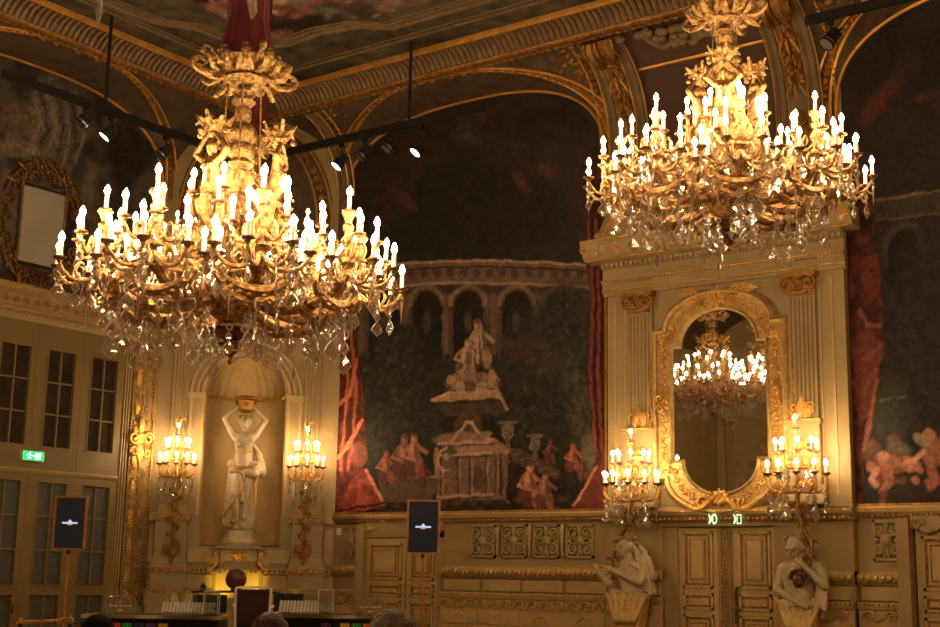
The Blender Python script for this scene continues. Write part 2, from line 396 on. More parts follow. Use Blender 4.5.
# ================================================================== SETTING
def sup(c, hw, zs, h, p, phi):
    cs, sn = cos(phi), sin(phi); return c + hw*math.copysign(abs(cs)**(2/p), cs), zs + h*abs(sn)**(2/p)
def archz(u, c, hw, zs, h, p):
    t = abs(u-c)/hw; return zs if t >= 1 else zs + h*(1-t**p)**(1/p)
INN = (4.03, 10.9, 2.29, 2.6); OUT = (4.16, 10.9, 2.43, 2.8); OU2 = (4.5, 10.75, 2.585, 2.9)
flr = struct('floor'); MB().box(LX-.3, XR+.3, YB-.3, D+.3, -.2, 0).obj('parquet', 'floor', flr, smooth=False)
wb = struct('wall_back', (0, D, 0)); MB().box(-23.25, XR, 0, .3, 0, 13.4).obj('wall_surface', 'cream', wb, smooth=False)
wl = struct('wall_left', (LX, 0, 0), pi/2); MB().box(YB, 22.7, 0, .3, 0, 13.4).obj('wall_surface', 'cream', wl, smooth=False)
wr = struct('wall_right'); MB().box(XR, XR+.3, YB, D+.3, 0, 13.9).obj('wall_surface', 'cream', wr, smooth=False)
wf = struct('wall_front'); MB().box(LX, XR, YB-.3, YB, 0, 13.9).obj('wall_surface', 'cream', wf, smooth=False)

def niche_wall(root):
    a = MB(); H = 13.4; zs = 5.85; zb = 2.05; n = 24
    a.box(-2.38, -1, 0, .1, 0, H); a.box(1, 2.38, 0, .1, 0, H); a.box(-1, 1, 0, .1, 0, zb-.02)
    us = [-cos(pi*k/n) for k in range(n+1)]
    a.grid([[(u, 0, zs + sqrt(max(0, 1-u*u))) for u in us], [(u, 0, H) for u in us]])
    a.obj('wall_surface', 'cream', root, smooth=False)
    b = MB(); b.grid([[(-cos(pi*k/n), .85*sin(pi*k/n), z) for k in range(n+1)] for z in (zb, 3, 4, 5, zs)])
    b.obj('niche_back', 'cream2', root)
    c = MB(); rows = []
    for j in range(9):
        th = pi/2*j/8; r = cos(th)*(1 if True else 0)
        rows.append([(-r*cos(pi*k/48)*(1+.0), (.85*r*sin(pi*k/48))*(1+.05*cos(k*pi/2)), zs + sin(th)) for k in range(49)])
    c.grid(rows); c.obj('shell_vault', 'cream2', root)
    d = MB(); d.grid([[(-cos(pi*k/n), .85*sin(pi*k/n), zb) for k in range(n+1)], [(-cos(pi*k/n)*.1, -.1, zb) for k in range(n+1)]])
    d.obj('niche_floor', 'cream', root, smooth=False)
    g = MB(); P = [(-cos(pi*k/30)*.97, -.0+.82*sin(pi*k/30)-.02, zs) for k in range(31)]; g.tube(P, .03, 5)
    for k in range(0, 31, 1): g.ell((P[k][0]*.97, P[k][1]-.03, zs-.05), (.03, .03, .035), 5, 3)
    for k in range(40): th = pi*k/39; g.ell((-cos(th)*1.03, -.02, zs+sin(th)*1.03), (.022, .022, .022), 5, 3)
    g.obj('bead_moulding', 'gold', root)
    h = MB()
    for (R, w_, dd) in ((1.1, .06, .06), (1.24, .05, .05), (1.4, .05, .09)):
        h.tube([(-cos(pi*k/28)*R, -.02, zs+sin(pi*k/28)*R) for k in range(29)], w_, 6)
    for s in (-1, 1):
        h.box(s*1.25-.22 if s > 0 else -1.47, s*1.25+.22 if s > 0 else -1.03, -.08, 0, zs-.12, zs+.04)
        for x in (1.08, 1.38): h.box(s*x-.035, s*x+.035, -.06, 0, 2.8, zs-.1)
    h.obj('archivolt', 'cream2', root)
    k = MB()
    k.tube(spiral(-.12, 7.35, .18, 1.2, 0, 1), .035, 5); k.tube(spiral(.12, 7.35, .18, 1.2, pi, -1), .035, 5)
    for a_ in (-.6, 0, .6): leaf(k, 0, 7.0, pi/2+a_, .5, .08, .1)
    k.obj('keystone_ornament', 'gold', root)
    # fluted pilasters on pedestals
    for s in (-1, 1):
        x = s*1.68; p = MB(); p.box(x-.21, x+.21, -.1, 0, 3.3, 8.1)
        for q in range(5):
            xx = x - .168 + .084*q; p.tube([(xx, -.1, 3.45), (xx, -.1, 8.0)], .032, 6)
        p.obj('pilaster', 'cream', root)
        c_ = MB(); c_.box(x-.27, x+.27, -.2, 0, 8.45, 8.55)
        for t in (-1, 1): c_.tube(spiral(x+t*.17, 8.33, .1, 1.2, pi/2, -t, d=.18), .03, 5); leaf(c_, x+t*.08, 8.08, pi/2+t*.2*-1, .25, .06, .13)
        c_.obj('capital', 'gold', root)
        e = MB()
        prof = [(0, 2.8), (.42, 2.8), (.36, 2.92), (.3, 3.0), (.26, 3.2), (.2, 3.35), (0, 3.35)]
        hw = .33
        e.mold(prof, x-hw, x+hw)
        e.box(x-.45, x+.45, -.5, 0, 2.62, 2.8); e.box(x-.38, x+.38, -.42, 0, 1.75, 2.62)
        e.add([(x-.38, -.42, 1.75), (x+.38, -.42, 1.75), (x+.45, -.52, 1.5), (x-.45, -.52, 1.5), (x-.38, 0, 1.75), (x+.38, 0, 1.75), (x+.45, 0, 1.5), (x-.45, 0, 1.5)],
              [(0, 3, 2, 1), (0, 4, 7, 3), (1, 2, 6, 5)])
        e.box(x-.47, x+.47, -.54, 0, 1.36, 1.5); e.box(x-.43, x+.43, -.5, 0, .95, 1.36); e.box(x-.5, x+.5, -.58, 0, 0, .95)
        e.obj('pedestal', 'cream', root, smooth=False)
        g = MB(); beads(g, x-.44, x+.44, 2.69, .05, .5, .11); beads(g, x-.46, x+.46, 1.43, .06, .54, .12); beads(g, x-.48, x+.48, .90, .045, .58, .1)
        for z in (2.79, 1.5): g.box(x-.47, x+.47, -.53, 0, z, z+.02)
        g.obj('gilded_beading', 'gold', root)
    # ledges between and beside the pedestals
    for (a0, a1) in ((-2.38, -2.06), (-1.3, -.62), (.62, 1.3), (2.06, 2.38)):
        q = MB(); q.box(a0, a1, -.1, 0, 1.36, 1.5); q.box(a0, a1, -.05, 0, .98, 1.32); q.box(a0, a1, -.14, 0, 0, .95)
        if abs(a0) > 2 or abs(a1) > 2: q.box(a0, a1, -.1, 0, 2.62, 2.8)
        q.box(a0+.05, a1-.05, -.06, 0, 1.62, 2.5 if abs(a0) > 2 or abs(a1) > 2 else 1.96)
        q.obj('dado_panel', 'cream2', root, smooth=False)
        g = MB(); beads(g, a0, a1, 1.43, .045, .11, .1); beads(g, a0, a1, .88, .035, .15, .08); g.obj('gilded_beading', 'golddk', root)
    # entablature above (partly behind the chandelier)
    t = MB(); t.mold([(0, 8.55), (.25, 8.55), (.28, 8.75), (.25, 8.8), (.25, 9.1), (.4, 9.25), (.55, 9.35), (.55, 9.45), (0, 9.45)], -2.3, 2.3); t.obj('entablature', 'cream', root, smooth=False)
    t = MB(); beads(t, -2.25, 2.25, 9.2, .04, .4, .11); t.box(-2.3, 2.3, -.57, -.5, 9.42, 9.47); t.obj('gilded_beading', 'golddk', root)
wc = struct('wall_corner', CC, pi/4); niche_wall(wc)
# the same niche bay stands in the opposite corner (seen in the mirror)
wo = struct('wall_corner', (LX+1.6, YB+1.6, 0), 3*pi/4); niche_wall(wo)
# arch of the corner bay, dark painted tympanum
T_ = MB(); n = 30
def carch(u, R=2.05, zs=10.6, h=2.65): return zs + h*sqrt(max(0, 1-(u/R)**2))
T_.grid([[(u, -.03, 9.45) for u in [2.0*(2*k/n-1) for k in range(n+1)]], [(u, -.03, carch(u)) for u in [2.0*(2*k/n-1) for k in range(n+1)]]])
T_.obj('painted_tympanum', 'cove', wc, smooth=False)
g = MB()
for R, dh, e in ((2.0, 0, .05), (1.62, -.35, .05)):
    g.tube([(-R*cos(pi*k/30), -e, 10.4 + (2.85+dh)*sin(pi*k/30)) for k in range(31)], .035, 5)
g.obj('gold_arch_line', 'fillet', wc)
g = MB()
for k in range(1, 30):
    a = pi*k/30; rosette(g, -1.8*cos(a), 10.4+2.68*sin(a), .13, .04, 5)
g.obj('arch_relief', 'golddk', wc)
g = MB()
for s in (-1, 1):
    for k in range(5): leaf(g, s*.3, 11.0+k*.3, pi/2 - s*(1.1-.25*k), 1.0, .13, .05, s*.5)
    g.tube(spiral(s*.7, 11.9, .45, 1.4, 0, s), .08, 6)
rosette(g, 0, 12.3, .45, .05, 8); g.obj('carved_cartouche', 'cove', wc)

# ---- coves with lunettes (local wall frames)
def cpt(u, z, e=0.): return (u, -(cdep(z)+e), z-e*.8)
def cove_wall(root, u0, u1, bays, cmat='cove'):
    a = MB(); NZ = 14
    cuts = sorted(set([u0, u1] + [q for b in bays for q in (b-OUT[0], b+OUT[0])]))
    cuts = [q for q in cuts if u0 <= q <= u1]
    for c0, c1 in zip(cuts[:-1], cuts[1:]):
        bay = [b for b in bays if abs((c0+c1)/2-b) < OUT[0]]
        nn = 80 if bay else max(2, int((c1-c0)/.5)); rows = []
        for i in range(nn+1):
            if bay:
                ph = pi*(1-i/nn); u, zl = sup(bay[0], *OUT, ph); u = min(max(u, c0), c1); zl = min(max(zl, ZS), ZT-.002)
            else: u = c0+(c1-c0)*i/nn; zl = ZS
            t0 = math.asin(min(1, (zl-ZS)/(ZT-ZS)))
            rows.append([cpt(u, ZS+(ZT-ZS)*sin(t0+(pi/2-t0)*j/NZ)) for j in range(NZ+1)])
        a.grid(rows)
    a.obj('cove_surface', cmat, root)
    for b in bays:
        s = MB(); rows = []
        for i in range(61):
            ph = pi*i/60; ui, zi = sup(b, *INN, ph); uo, zo = sup(b, *OUT, ph); zo = min(zo, ZT-.01)
            rows.append([(ui, 0, zi), ((ui*2+uo)/3, -cdep(zo)*.33, (zi*2+zo)/3), ((ui+uo*2)/3, -cdep(zo)*.66, (zi+2*zo)/3), (uo, -cdep(zo), zo)])
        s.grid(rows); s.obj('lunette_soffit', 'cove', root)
        l = MB()
        l.tube([(p[0], -.04, p[1]) for p in [sup(b, *INN, pi*i/60) for i in range(61)]], .045, 5)
        l.tube([cpt(p[0], min(p[1], ZT-.03), .03) for p in [sup(b, *OUT, pi*i/60) for i in range(61)]], .045, 5)
        l.tube([cpt(p[0], min(p[1], ZT-.03), .03) for p in [sup(b, *OU2, pi*i/60) for i in range(61)]], .035, 5)
        for s_ in (-1, 1): l.tube([(b+s_*INN[0], -.04, z) for z in (2.9, 5, 8, 10.95)], .03, 5)
        l.obj('gold_arch_line', 'fillet', root)
        r = MB()
        for i in range(1, 110):
            ph = pi*i/110; u1_, z1_ = sup(b, *OUT, ph); u2_, z2_ = sup(b, *OU2, ph); u_, z_ = (u1_+u2_)/2, min((z1_+z2_)/2, ZT-.04)
            p = cpt(u_, z_, .03); r.ell(p, (.10 if i % 2 else .05, .05, .10 if i % 2 else .05), 6, 4)
        r.obj('arch_relief', 'golddk', root)
BAYS_B = (-19.15, -5.55); BAYS_L = (18.30,)
cove_wall(wb, -23.31, XR, BAYS_B); cove_wall(wl, YB, 22.46, BAYS_L)
# patches where the coves meet the corner bay
a = MB(); rows = []
for j in range(15):
    z = ZS+(ZT-ZS)*sin(pi/2*j/14); d = cdep(z); e = min(-23.31, -23.1-d); rows.append([(-23.31+(e+23.31)*k/4, -d, z) for k in range(5)])
a.grid(rows); a.obj('cove_end', 'cove', wb)
a = MB(); rows = []
for j in range(15):
    z = ZS+(ZT-ZS)*sin(pi/2*j/14); d = cdep(z); e = max(22.46, 22.6+d); rows.append([(22.46+(e-22.46)*k/4, -d, z) for k in range(5)])
a.grid(rows); a.obj('cove_end', 'cove', wl)
# spandrel reliefs and ribs on the back wall
def rib(root, u0, u1, name='cove_rib', m='band', z0=8.6, relief=True):
    zz = [z0, 10, ZS] + [ZS+(ZT-.05-ZS)*sin(pi/2*j/12) for j in range(1, 13)]
    a = MB(); a.grid([[(u0, -cdep(z), z), cpt(u0, z, .13), cpt(u1, z, .13), (u1, -cdep(z), z)] for z in zz])
    for u, e in ((u0+.05, .15), (u1-.05, .15), (u0+.2, .14), (u1-.2, .14)): a.tube([cpt(u, z, e) for z in zz], .03, 5)
    o = a.obj(name, m, root)
    l = MB()
    for u in (u0-.02, u0+.27, u1-.27, u1+.02): l.tube([cpt(u, z, .15) for z in zz], .018, 4)
    l.obj('gold_line', 'fillet', o)
    if relief:
        r = MB(); uc = (u0+u1)/2; random.seed(7)
        for k in range(60):
            t = k/59; z = ZS+(ZT-.1-ZS)*sin(pi/2*(1-t)*1.0) if t < .8 else ZS-(t-.8)*4
            wd = .17 if k % 12 > 2 else .08
            for s in (-1, 1):
                q = cpt(uc+s*random.uniform(.02, wd), z, .2); r.ell(q, (random.uniform(.05, .09), .07, random.uniform(.05, .1)), 6, 4)
        r.obj('carved_festoon', 'golddk', o)
        c = MB()       # console bracket at the cornice
        for s in (-1, 1): c.tube([cpt(uc+s*.18, 13.30, .2), cpt(uc+s*.2, 13.22, .32), cpt(uc+s*.2, 13.05, .3), cpt(uc+s*.17, 12.95, .2)], [.12, .15, .12, .05], 7)
        for k in range(6): c.tube([cpt(uc-.35+.14*k, 13.3, .2), cpt(uc-.35+.14*k, 13.2, .34), cpt(uc-.35+.14*k, 13.1, .25)], .06, 6)
        c.obj('console_bracket', 'golddk', o)
        f = MB()       # gilded tassels
        for zt_ in (12.75, 11.9):
            for s in (-1, 0, 1): f.tube([cpt(uc+s*.08, zt_, .22), cpt(uc+s*.16, zt_-.12, .26), cpt(uc+s*.22, zt_-.3, .22)], [.02, .035, .02], 5)
        f.obj('gilt_tassel', 'gold', o)
    return o
rib(wb, -14.93, -13.95); rib(wb, -10.83, -9.85)
rib(wb, -23.28, -22.95, m='band', relief=False, z0=10.9)
zz = [ZS-.5, ZS] + [ZS+(ZT-.06-ZS)*sin(pi/2*j/10) for j in range(1, 11)]
l = MB()
for u in (-15.24, -9.58, -22.85, -15.02): l.tube([cpt(u, z, .03) for z in zz[1:]], .03, 5)
l.tube([cpt(-13.95+3.1*k/10, 12.75, .03) for k in range(11)], .04, 5)
l.obj('gold_line', 'fillet', wb)
random.seed(11); r = MB()
for b in BAYS_B:
    for s in (-1, 1):
        for k in range(70):
            u = b+s*random.uniform(2.3, 3.95); z = random.uniform(12.2, 13.32)
            if z < archz(u, b, *OU2)+.1 or z < archz(u, b, *OUT)+.25: continue
            q = cpt(u, z, .02); r.ell(q, (random.uniform(.05, .14), .05, random.uniform(.04, .1)), 6, 4)
    for s in (-1, 1):
        for k in range(14): q = cpt(b+s*4.02, 11.6+.12*k, .03); r.ell(q, (.07, .05, .05), 6, 4)
r.obj('spandrel_relief', 'golddk', wb)
a = MB(); n = 12      # field between the ribs
a.grid([[cpt(u, z, .02) for u in (-13.95, -12.4, -10.83)] for z in zz]); a.box(-13.95, -10.83, -.03, 0, 8.5, 11.3); a.obj('painted_field', 'coveb', wb)
r = MB(); q = lambda u, z, e=.12: cpt(u, z, e)
for k in range(34): u = random.gauss(0, .5); r.ell(q(-12.4+u, 13.26-random.random()*.35*max(0, 1-abs(u)), .15), (.13, .12, .1), 7, 5)
for s in (-1, 1): r.tube([q(-12.4+s*.2, 13.15), q(-12.4+s*.7, 13.05), q(-12.4+s*1.0, 13.25), q(-12.4+s*.8, 13.3)], [.1, .09, .07, .04], 6)
r.obj('carved_cartouche', 'band', wb)

# ---- main cornice round the room
def ring(prof, closed=True):
    cs = [(LX, YB, 1, 1), (LX, D, 1, -1), (XR, D, -1, -1), (XR, YB, -1, 1)]
    return [[(x+sx*d, y+sy*d, z) for d, z in prof] for x, y, sx, sy in cs+cs[:1]]
cor = struct('trim_1'); cor['label'] = 'fluted gilt cornice running below the painted ceiling'
a = MB(); P = [(1.6, 13.42), (1.66, 13.27), (1.80, 13.22), (1.88, 13.30), (1.92, 13.33), (2.0, 13.50), (2.12, 13.60), (2.30, 13.62), (2.32, 13.75)]
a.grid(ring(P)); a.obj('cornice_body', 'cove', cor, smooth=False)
a = MB(); a.grid(ring([(2.32, 13.70), (2.32, 13.60), (2.36, 13.56), (2.42, 13.56), (2.44, 13.62), (2.44, 13.70)])); a.obj('gold_fillet', 'fillet', cor)
a = MB(); a.grid(ring([(1.64, 13.26), (1.66, 13.20), (1.72, 13.18), (1.84, 13.24), (1.88, 13.30)])); a.obj('lower_moulding', 'golddk', cor)
fl = MB(); st = .155
for i in range(int(24/st)):
    u = -23.9+st*i; fl.tube([(u, D-1.9, 13.32), (u, D-2.0, 13.43), (u, D-2.12, 13.54), (u, D-2.30, 13.60)], .05, 5, nrm=(1, 0, 0))
for i in range(int(22/st)):
    v = 23.6-st*i; fl.tube([(LX+1.9, v, 13.32), (LX+2.0, v, 13.43), (LX+2.12, v, 13.54), (LX+2.30, v, 13.60)], .05, 5, nrm=(0, 1, 0))
o = fl.obj('fluting', 'rib', cor); o['kind'] = 'stuff'
be = MB()
for i in range(110): u = -24.4+.2*i; be.ell((u, D-1.76, 13.17), (.075, .05, .04), 6, 4)
for i in range(90): v = 24.0-.2*i; be.ell((LX+1.76, v, 13.17), (.05, .075, .04), 6, 4)
o = be.obj('leaf_moulding', 'golddk', cor); o['kind'] = 'stuff'

# ---- painted ceiling
ce = struct('ceiling')
nx, ny = 300, 300
gx, gy = np.meshgrid(np.linspace(LX+2.3, XR, nx), np.linspace(YB, D-2.3, ny))
P = np.stack([gx, gy, np.full_like(gx, CEIL)], -1)
pt = Paint(gx*20, gy*20, (58, 50, 34), jit=6, js=.05)
pt.put(np.ones(gx.shape)*.5, (75, 66, 44), vs=.02, c2=(38, 34, 22))
inner = ((gx > LX+5.0) & (gy < D-4.35)).astype(float)
pt.put(inner, (72, 52, 38), var=.8, vs=.03, c2=(38, 24, 16), seed=3)
f1 = fbm(gx*.8+3, gy*.8, 4, 77); f2 = fbm(gx*1.1, gy*1.1+9, 4, 91); f3 = fbm(gx*1.4, gy*1.4, 4, 23)
pt.put(inner*np.clip((f1-.55)*9, 0, 1), (110, 88, 64), seed=4); pt.put(inner*np.clip((f2-.6)*12, 0, 1), (125, 38, 26), seed=5)
pt.put(inner*np.clip((f3-.62)*12, 0, 1), (66, 88, 66), seed=6); pt.put(inner*np.clip((fbm(gx*2, gy*2, 3, 55)-.64)*12, 0, 1), (150, 105, 75), seed=9)
me = gridmesh('ceiling_painting', P[::-1], 'paintc'); colour_mesh(me, pt.C[::-1].reshape(-1, 3)*G_M, .42); inst(me, 'ceiling_painting', ce)
MB().box(LX-.3, XR+.3, YB-.3, D+.3, 13.95, 14.1).obj('ceiling_slab', 'cove', ce, smooth=False)
a = MB()
def cbar(pts, w_, h_=.09):
    a.tube([(x, y, CEIL-.02) for x, y in pts], w_, 6, .6, nrm=(0, 0, 1))
yy = D-3.05; xx = LX+3.05
for off, wd in ((0, .05), (.18, .03)):
    cbar([(xx+off, YB), (xx+off, yy-off)], wd); cbar([(xx+off, yy-off), (XR, yy-off)], wd)
for off, wd in ((0, .09), (.2, .05), (.34, .03)):
    o_ = off
    cbar([(XR, D-3.75-o_), (-17.6, D-3.75-o_), (-18.6, D-3.75-o_), (-19.2, D-4.25-o_), (-20.2, D-4.45-o_), (-21.3+o_*.5, D-4.35-o_), (-22.0+o_, D-4.7-o_),
          (-22.3+o_, 20.6), (-22.4+o_, 19.6), (-22.9+o_, 18.9), (LX+3.4+o_, 18.0), (LX+3.4+o_, YB)], wd)
a.obj('ceiling_moulding', 'band', ce)
a = MB()
for k in range(150): u = -19+.16*k; a.ell((u, D-3.9, CEIL-.03), (.05, .06, .03), 5, 3)
o = a.obj('ceiling_beading', 'band', ce); o['kind'] = 'stuff'

# ---- back wall dado
def dado(root, u0, u1, d0=0., parts=True):
    a = MB(); q = lambda L: [(d0+d, z) for d, z in L]
    a.mold(q([(-d0, 2.66), (.07, 2.66), (.10, 2.72), (.16, 2.76), (.17, 2.82), (.12, 2.87), (-d0, 2.87)]), u0, u1)
    a.mold(q([(-d0, 1.58), (.05, 1.56), (.05, 1.62), (-d0, 1.62)]), u0, u1)
    a.mold(q([(-d0, 1.36), (.06, 1.36), (.08, 1.40), (.15, 1.42), (.17, 1.49), (.15, 1.56), (.06, 1.58), (-d0, 1.6)]), u0, u1)
    a.mold(q([(-d0, .90), (.16, .90), (.19, .97), (.16, 1.03), (-d0, 1.03)]), u0, u1)
    a.mold(q([(-d0, 0), (.17, 0), (.17, .28), (.11, .30), (.11, .90), (-d0, .90)]), u0, u1)
    a.obj('dado_moulding', 'cream2', root, smooth=False)
    g = MB(); beads(g, u0, u1, 2.70, .035, d0+.11, .10); beads(g, u0, u1, .99, .028, d0+.18, .09); g.box(u0, u1, -d0-.18, -d0-.1, 2.80, 2.82)
    g.obj('gilded_beading', 'golddk', root)
    t = MB(); n = int((u1-u0)/.13)
    for i in range(n):
        u = u0+(u1-u0)*(i+.5)/n; t.tube([(u-.05, -d0-.15, 1.42), (u+.03, -d0-.19, 1.49), (u+.05, -d0-.15, 1.56)], [.03, .05, .03], 5)
    t.obj('leaf_torus', 'goldp', root)
    w_ = MB(); n = max(1, int((u1-u0)/.34))
    for i in range(n): u = u0+(u1-u0)*(i+.5)/n; w_.tube(spiral(u, .77, .12, 1.3, pi, -1, 12, d0+.13), [.03]*8+[.02]*5, 5); w_.tube([(u-.12, -d0-.13, .77), (u-.2, -d0-.13, .70), (u-.32, -d0-.13, .68)], .025, 5)
    w_.obj('wave_scroll', 'goldp', root)
    if parts:
        n = max(1, round((u1-u0)/1.15)); s = (u1-u0)/n
        for i in range(n):
            q0, q1 = u0+s*i+.05, u0+s*(i+1)-.05
            MB().box(q0, q1, -d0-.055, 0, 1.07, 1.33).obj('panel', 'cream2', root, smooth=False)
            p = MB(); p.box(q0, q1, -d0-.14, 0, .33, .62); p.tube([(( q0+q1)/2-.22*cos(pi*k/8), -d0-.14, .33+.22*sin(pi*k/8)) for k in range(9)], .03, 5)
            p.obj('panel', 'cream2', root, smooth=False)
ae_ = struct('trim_3', (0, D, 0)); ae_['label'] = 'cream dado mouldings on both sides of the mirror door'
dado(wb, -22.28+.1, -22.05); dado(wb, -19.62, -15.05); dado(wb, -9.47, -8.62)
a = MB(); a.mold([(0, 2.66), (.07, 2.66), (.10, 2.72), (.16, 2.76), (.17, 2.82), (.12, 2.87), (0, 2.87)], -23.1, -19.62); a.mold([(0, 2.66), (.07, 2.66), (.16, 2.76), (.17, 2.82), (.12, 2.87), (0, 2.87)], -8.62, XR)
a.obj('dado_moulding', 'cream2', wb, smooth=False)
dado(wb, -23.05, -22.28, parts=False)
g = MB(); beads(g, -23.1, -19.62, 2.70, .035, .11, .10); beads(g, -8.62, 0, 2.70, .035, .11, .10); g.box(-23.1, -15, -.14, -.1, 2.865, 2.90); g.obj('gilded_beading', 'golddk', wb)
def grille(root, u0, u1, z0, z1, d=.0):
    fr = MB(); uc, zc = (u0+u1)/2, (z0+z1)/2; hw, hh = (u1-u0)/2, (z1-z0)/2
    MB().box(u0, u1, -d-.012, 0, z0, z1)
    for p in ((u0, u1, z0, z0+.05), (u0, u1, z1-.05, z1), (u0, u0+.05, z0, z1), (u1-.05, u1, z0, z1)): fr.box(p[0], p[1], -d-.07, -d, p[2], p[3])
    for sx in (-1, 1):
        for sz in (-1, 1):
            pts = []
            cx, cz, r = uc+sx*hw*.5, zc+sz*hh*.48, hw*.40
            a0 = math.atan2(-sz, -sx)
            for k in range(15):
                a = a0 + sx*sz*(2.5*pi*k/14); rr = r*(1-.62*k/14); pts.append((cx+rr*cos(a), -d-.05, cz+rr*sin(a)))
            fr.tube([(uc+sx*.03, -d-.05, zc+sz*.03)]+pts, .03, 5); fr.ell((cx, -d-.04, cz), (.05, .03, .05), 6, 4)
            fr.tube([(uc+sx*hw*.15, -d-.05, zc+sz*hh*.85), (uc+sx*hw*.05, -d-.05, zc+sz*hh*.5), (uc+sx*.04, -d-.05, zc)], .03, 5)
        fr.ell((uc+sx*hw*.78, -d-.05, zc), (.05, .03, .05), 7, 4)
    fr.ell((uc, -d-.06, zc), (.12, .05, .12), 9, 5)
    o = fr.obj('fretwork_grille', 'cream', root)
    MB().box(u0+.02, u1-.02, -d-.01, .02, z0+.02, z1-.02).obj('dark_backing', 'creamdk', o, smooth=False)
for (p, q) in ((-18.80, -18.10), (-17.92, -17.22), (-17.04, -16.34), (-16.16, -15.44)): grille(wb, p, q, 1.83, 2.58)
dado(ae_, -14.95, -13.62, .25); dado(ae_, -10.80, -9.47, .25)
grille(wb, -22.80, -22.28, 1.83, 2.57); grille(wb, -9.16, -8.64, 1.83, 2.60)
c = MB()
for u in (-18.01, -17.13, -16.25): 
    c.tube([(u, -.03, 2.55), (u, -.1, 2.45), (u, -.08, 2.2), (u, -.06, 1.9)], [.05, .07, .05, .03], 6)
c.obj('foliage_drop', 'cream', wb)
MB().box(-23.02, -22.88, -.05, 0, 2.36, 2.54).obj('wall_control_box', 'white', wb, smooth=False)
panel(wb, -15.02-.0, -15.0+.02, 1.8, 1.82, 0, bead=False, inner=False) if False else None

# ---- doors in the back wall
def leafdoor(name, root, u0, u1, zt, d, handle=False):
    o = MB().box(u0, u1, -d-.04, -d, 0, zt).obj(name, 'cream2', root, smooth=False)
    f = .12
    p1 = panel(root, u0+f, u1-f, 1.28, zt-.12, d+.04); p2 = panel(root, u0+f, u1-f, .88, 1.18, d+.04, inner=False); p3 = panel(root, u0+f, u1-f, .15, .78, d+.04)
    return o
d2 = struct('door_2', (0, D, 0)); d2['label'] = 'panelled cream concealed door below the left mural'
leafdoor('door_leaf', d2, -21.98, -20.72, 2.28, .04); leafdoor('door_leaf', d2, -20.68, -19.72, 2.28, .04)
a = MB(); a.box(-22.24, -22.0, -.2, 0, 0, 2.62); a.box(-22.0, -19.62, -.12, 0, 2.30, 2.42); a.box(-19.72, -19.62, -.12, 0, 0, 2.45); a.box(-22.1, -19.62, -.1, 0, 2.42, 2.66); a.obj('door_frame', 'cream', d2, smooth=False)
a = MB()
for u in (-21.92, -19.86): a.tube(spiral(u, 2.50, .09, 1.2, 0, 1, 12, .14), .03, 5); leaf(a, u, 2.50, 0 if u < -21 else pi, .3, .05, .14)
a.obj('scroll_ornament', 'cream2', d2)
d3 = struct('door_3', (0, D, 0)); d3['label'] = 'panelled cream door at the right edge below the second mural'
leafdoor('door_leaf', d3, -8.30, -7.0, 2.40, .12); a = MB(); a.box(-8.58, -8.34, -.45, 0, 0, 2.62); a.box(-8.34, -6.8, -.3, 0, 2.42, 2.66); a.box(-7, -6.8, -.45, 0, 0, 2.62); a.obj('door_frame', 'cream', d3, smooth=False)
a = MB(); a.tube(spiral(-8.2, 2.5, .12, 1.2, 0, 1, 12, .32), .04, 5); leaf(a, -8.2, 2.45, -.3, .4, .07, .32); a.obj('scroll_ornament', 'cream', d3)
# ================================================================== MURALS
PG = np.array([1.65, 2.0, 2.9])
def mural(name, label, root_loc, rz, c, hw, zb, T2W, painter, nx=300, ny=400):
    t = thing(name, label, 'mural', root_loc, rz)
    us = c - hw*np.cos(np.pi*(np.arange(nx)/(nx-1))*.0 + 0) if False else np.linspace(c-hw, c+hw, nx)
    P = np.zeros((ny, nx, 3))
    for j, u in enumerate(us):
        zt = archz(u, c, *INN) if abs(u-c) < INN[0]-.001 else INN[1]
        P[:, j, 0] = u; P[:, j, 2] = zb+(zt-zb)*np.linspace(0, 1, ny)
    P[..., 1] = -.025
    W = T2W(P); px, py = project(W.reshape(-1, 3)); px = px.reshape(ny, nx); py = py.reshape(ny, nx)
    p = painter(px, py); p.C = p.C*(.74+.52*fbm(px*.3, py*.3, 4, 99))[..., None]*(.85+.3*fbm(px*1.1, py*1.1, 2, 44))[..., None]
    me = gridmesh('canvas', P, 'paint'); colour_mesh(me, p.C.reshape(-1, 3)*PG); inst(me, 'canvas', t)
    f = MB(); f.box(c-hw-.04, c+hw+.04, -.07, 0, zb-.05, zb); f.box(c-hw-.05, c-hw, -.05, 0, zb, INN[1]); f.box(c+hw, c+hw+.05, -.05, 0, zb, INN[1])
    f.obj('frame_strip', 'golddk', t, smooth=False); return t
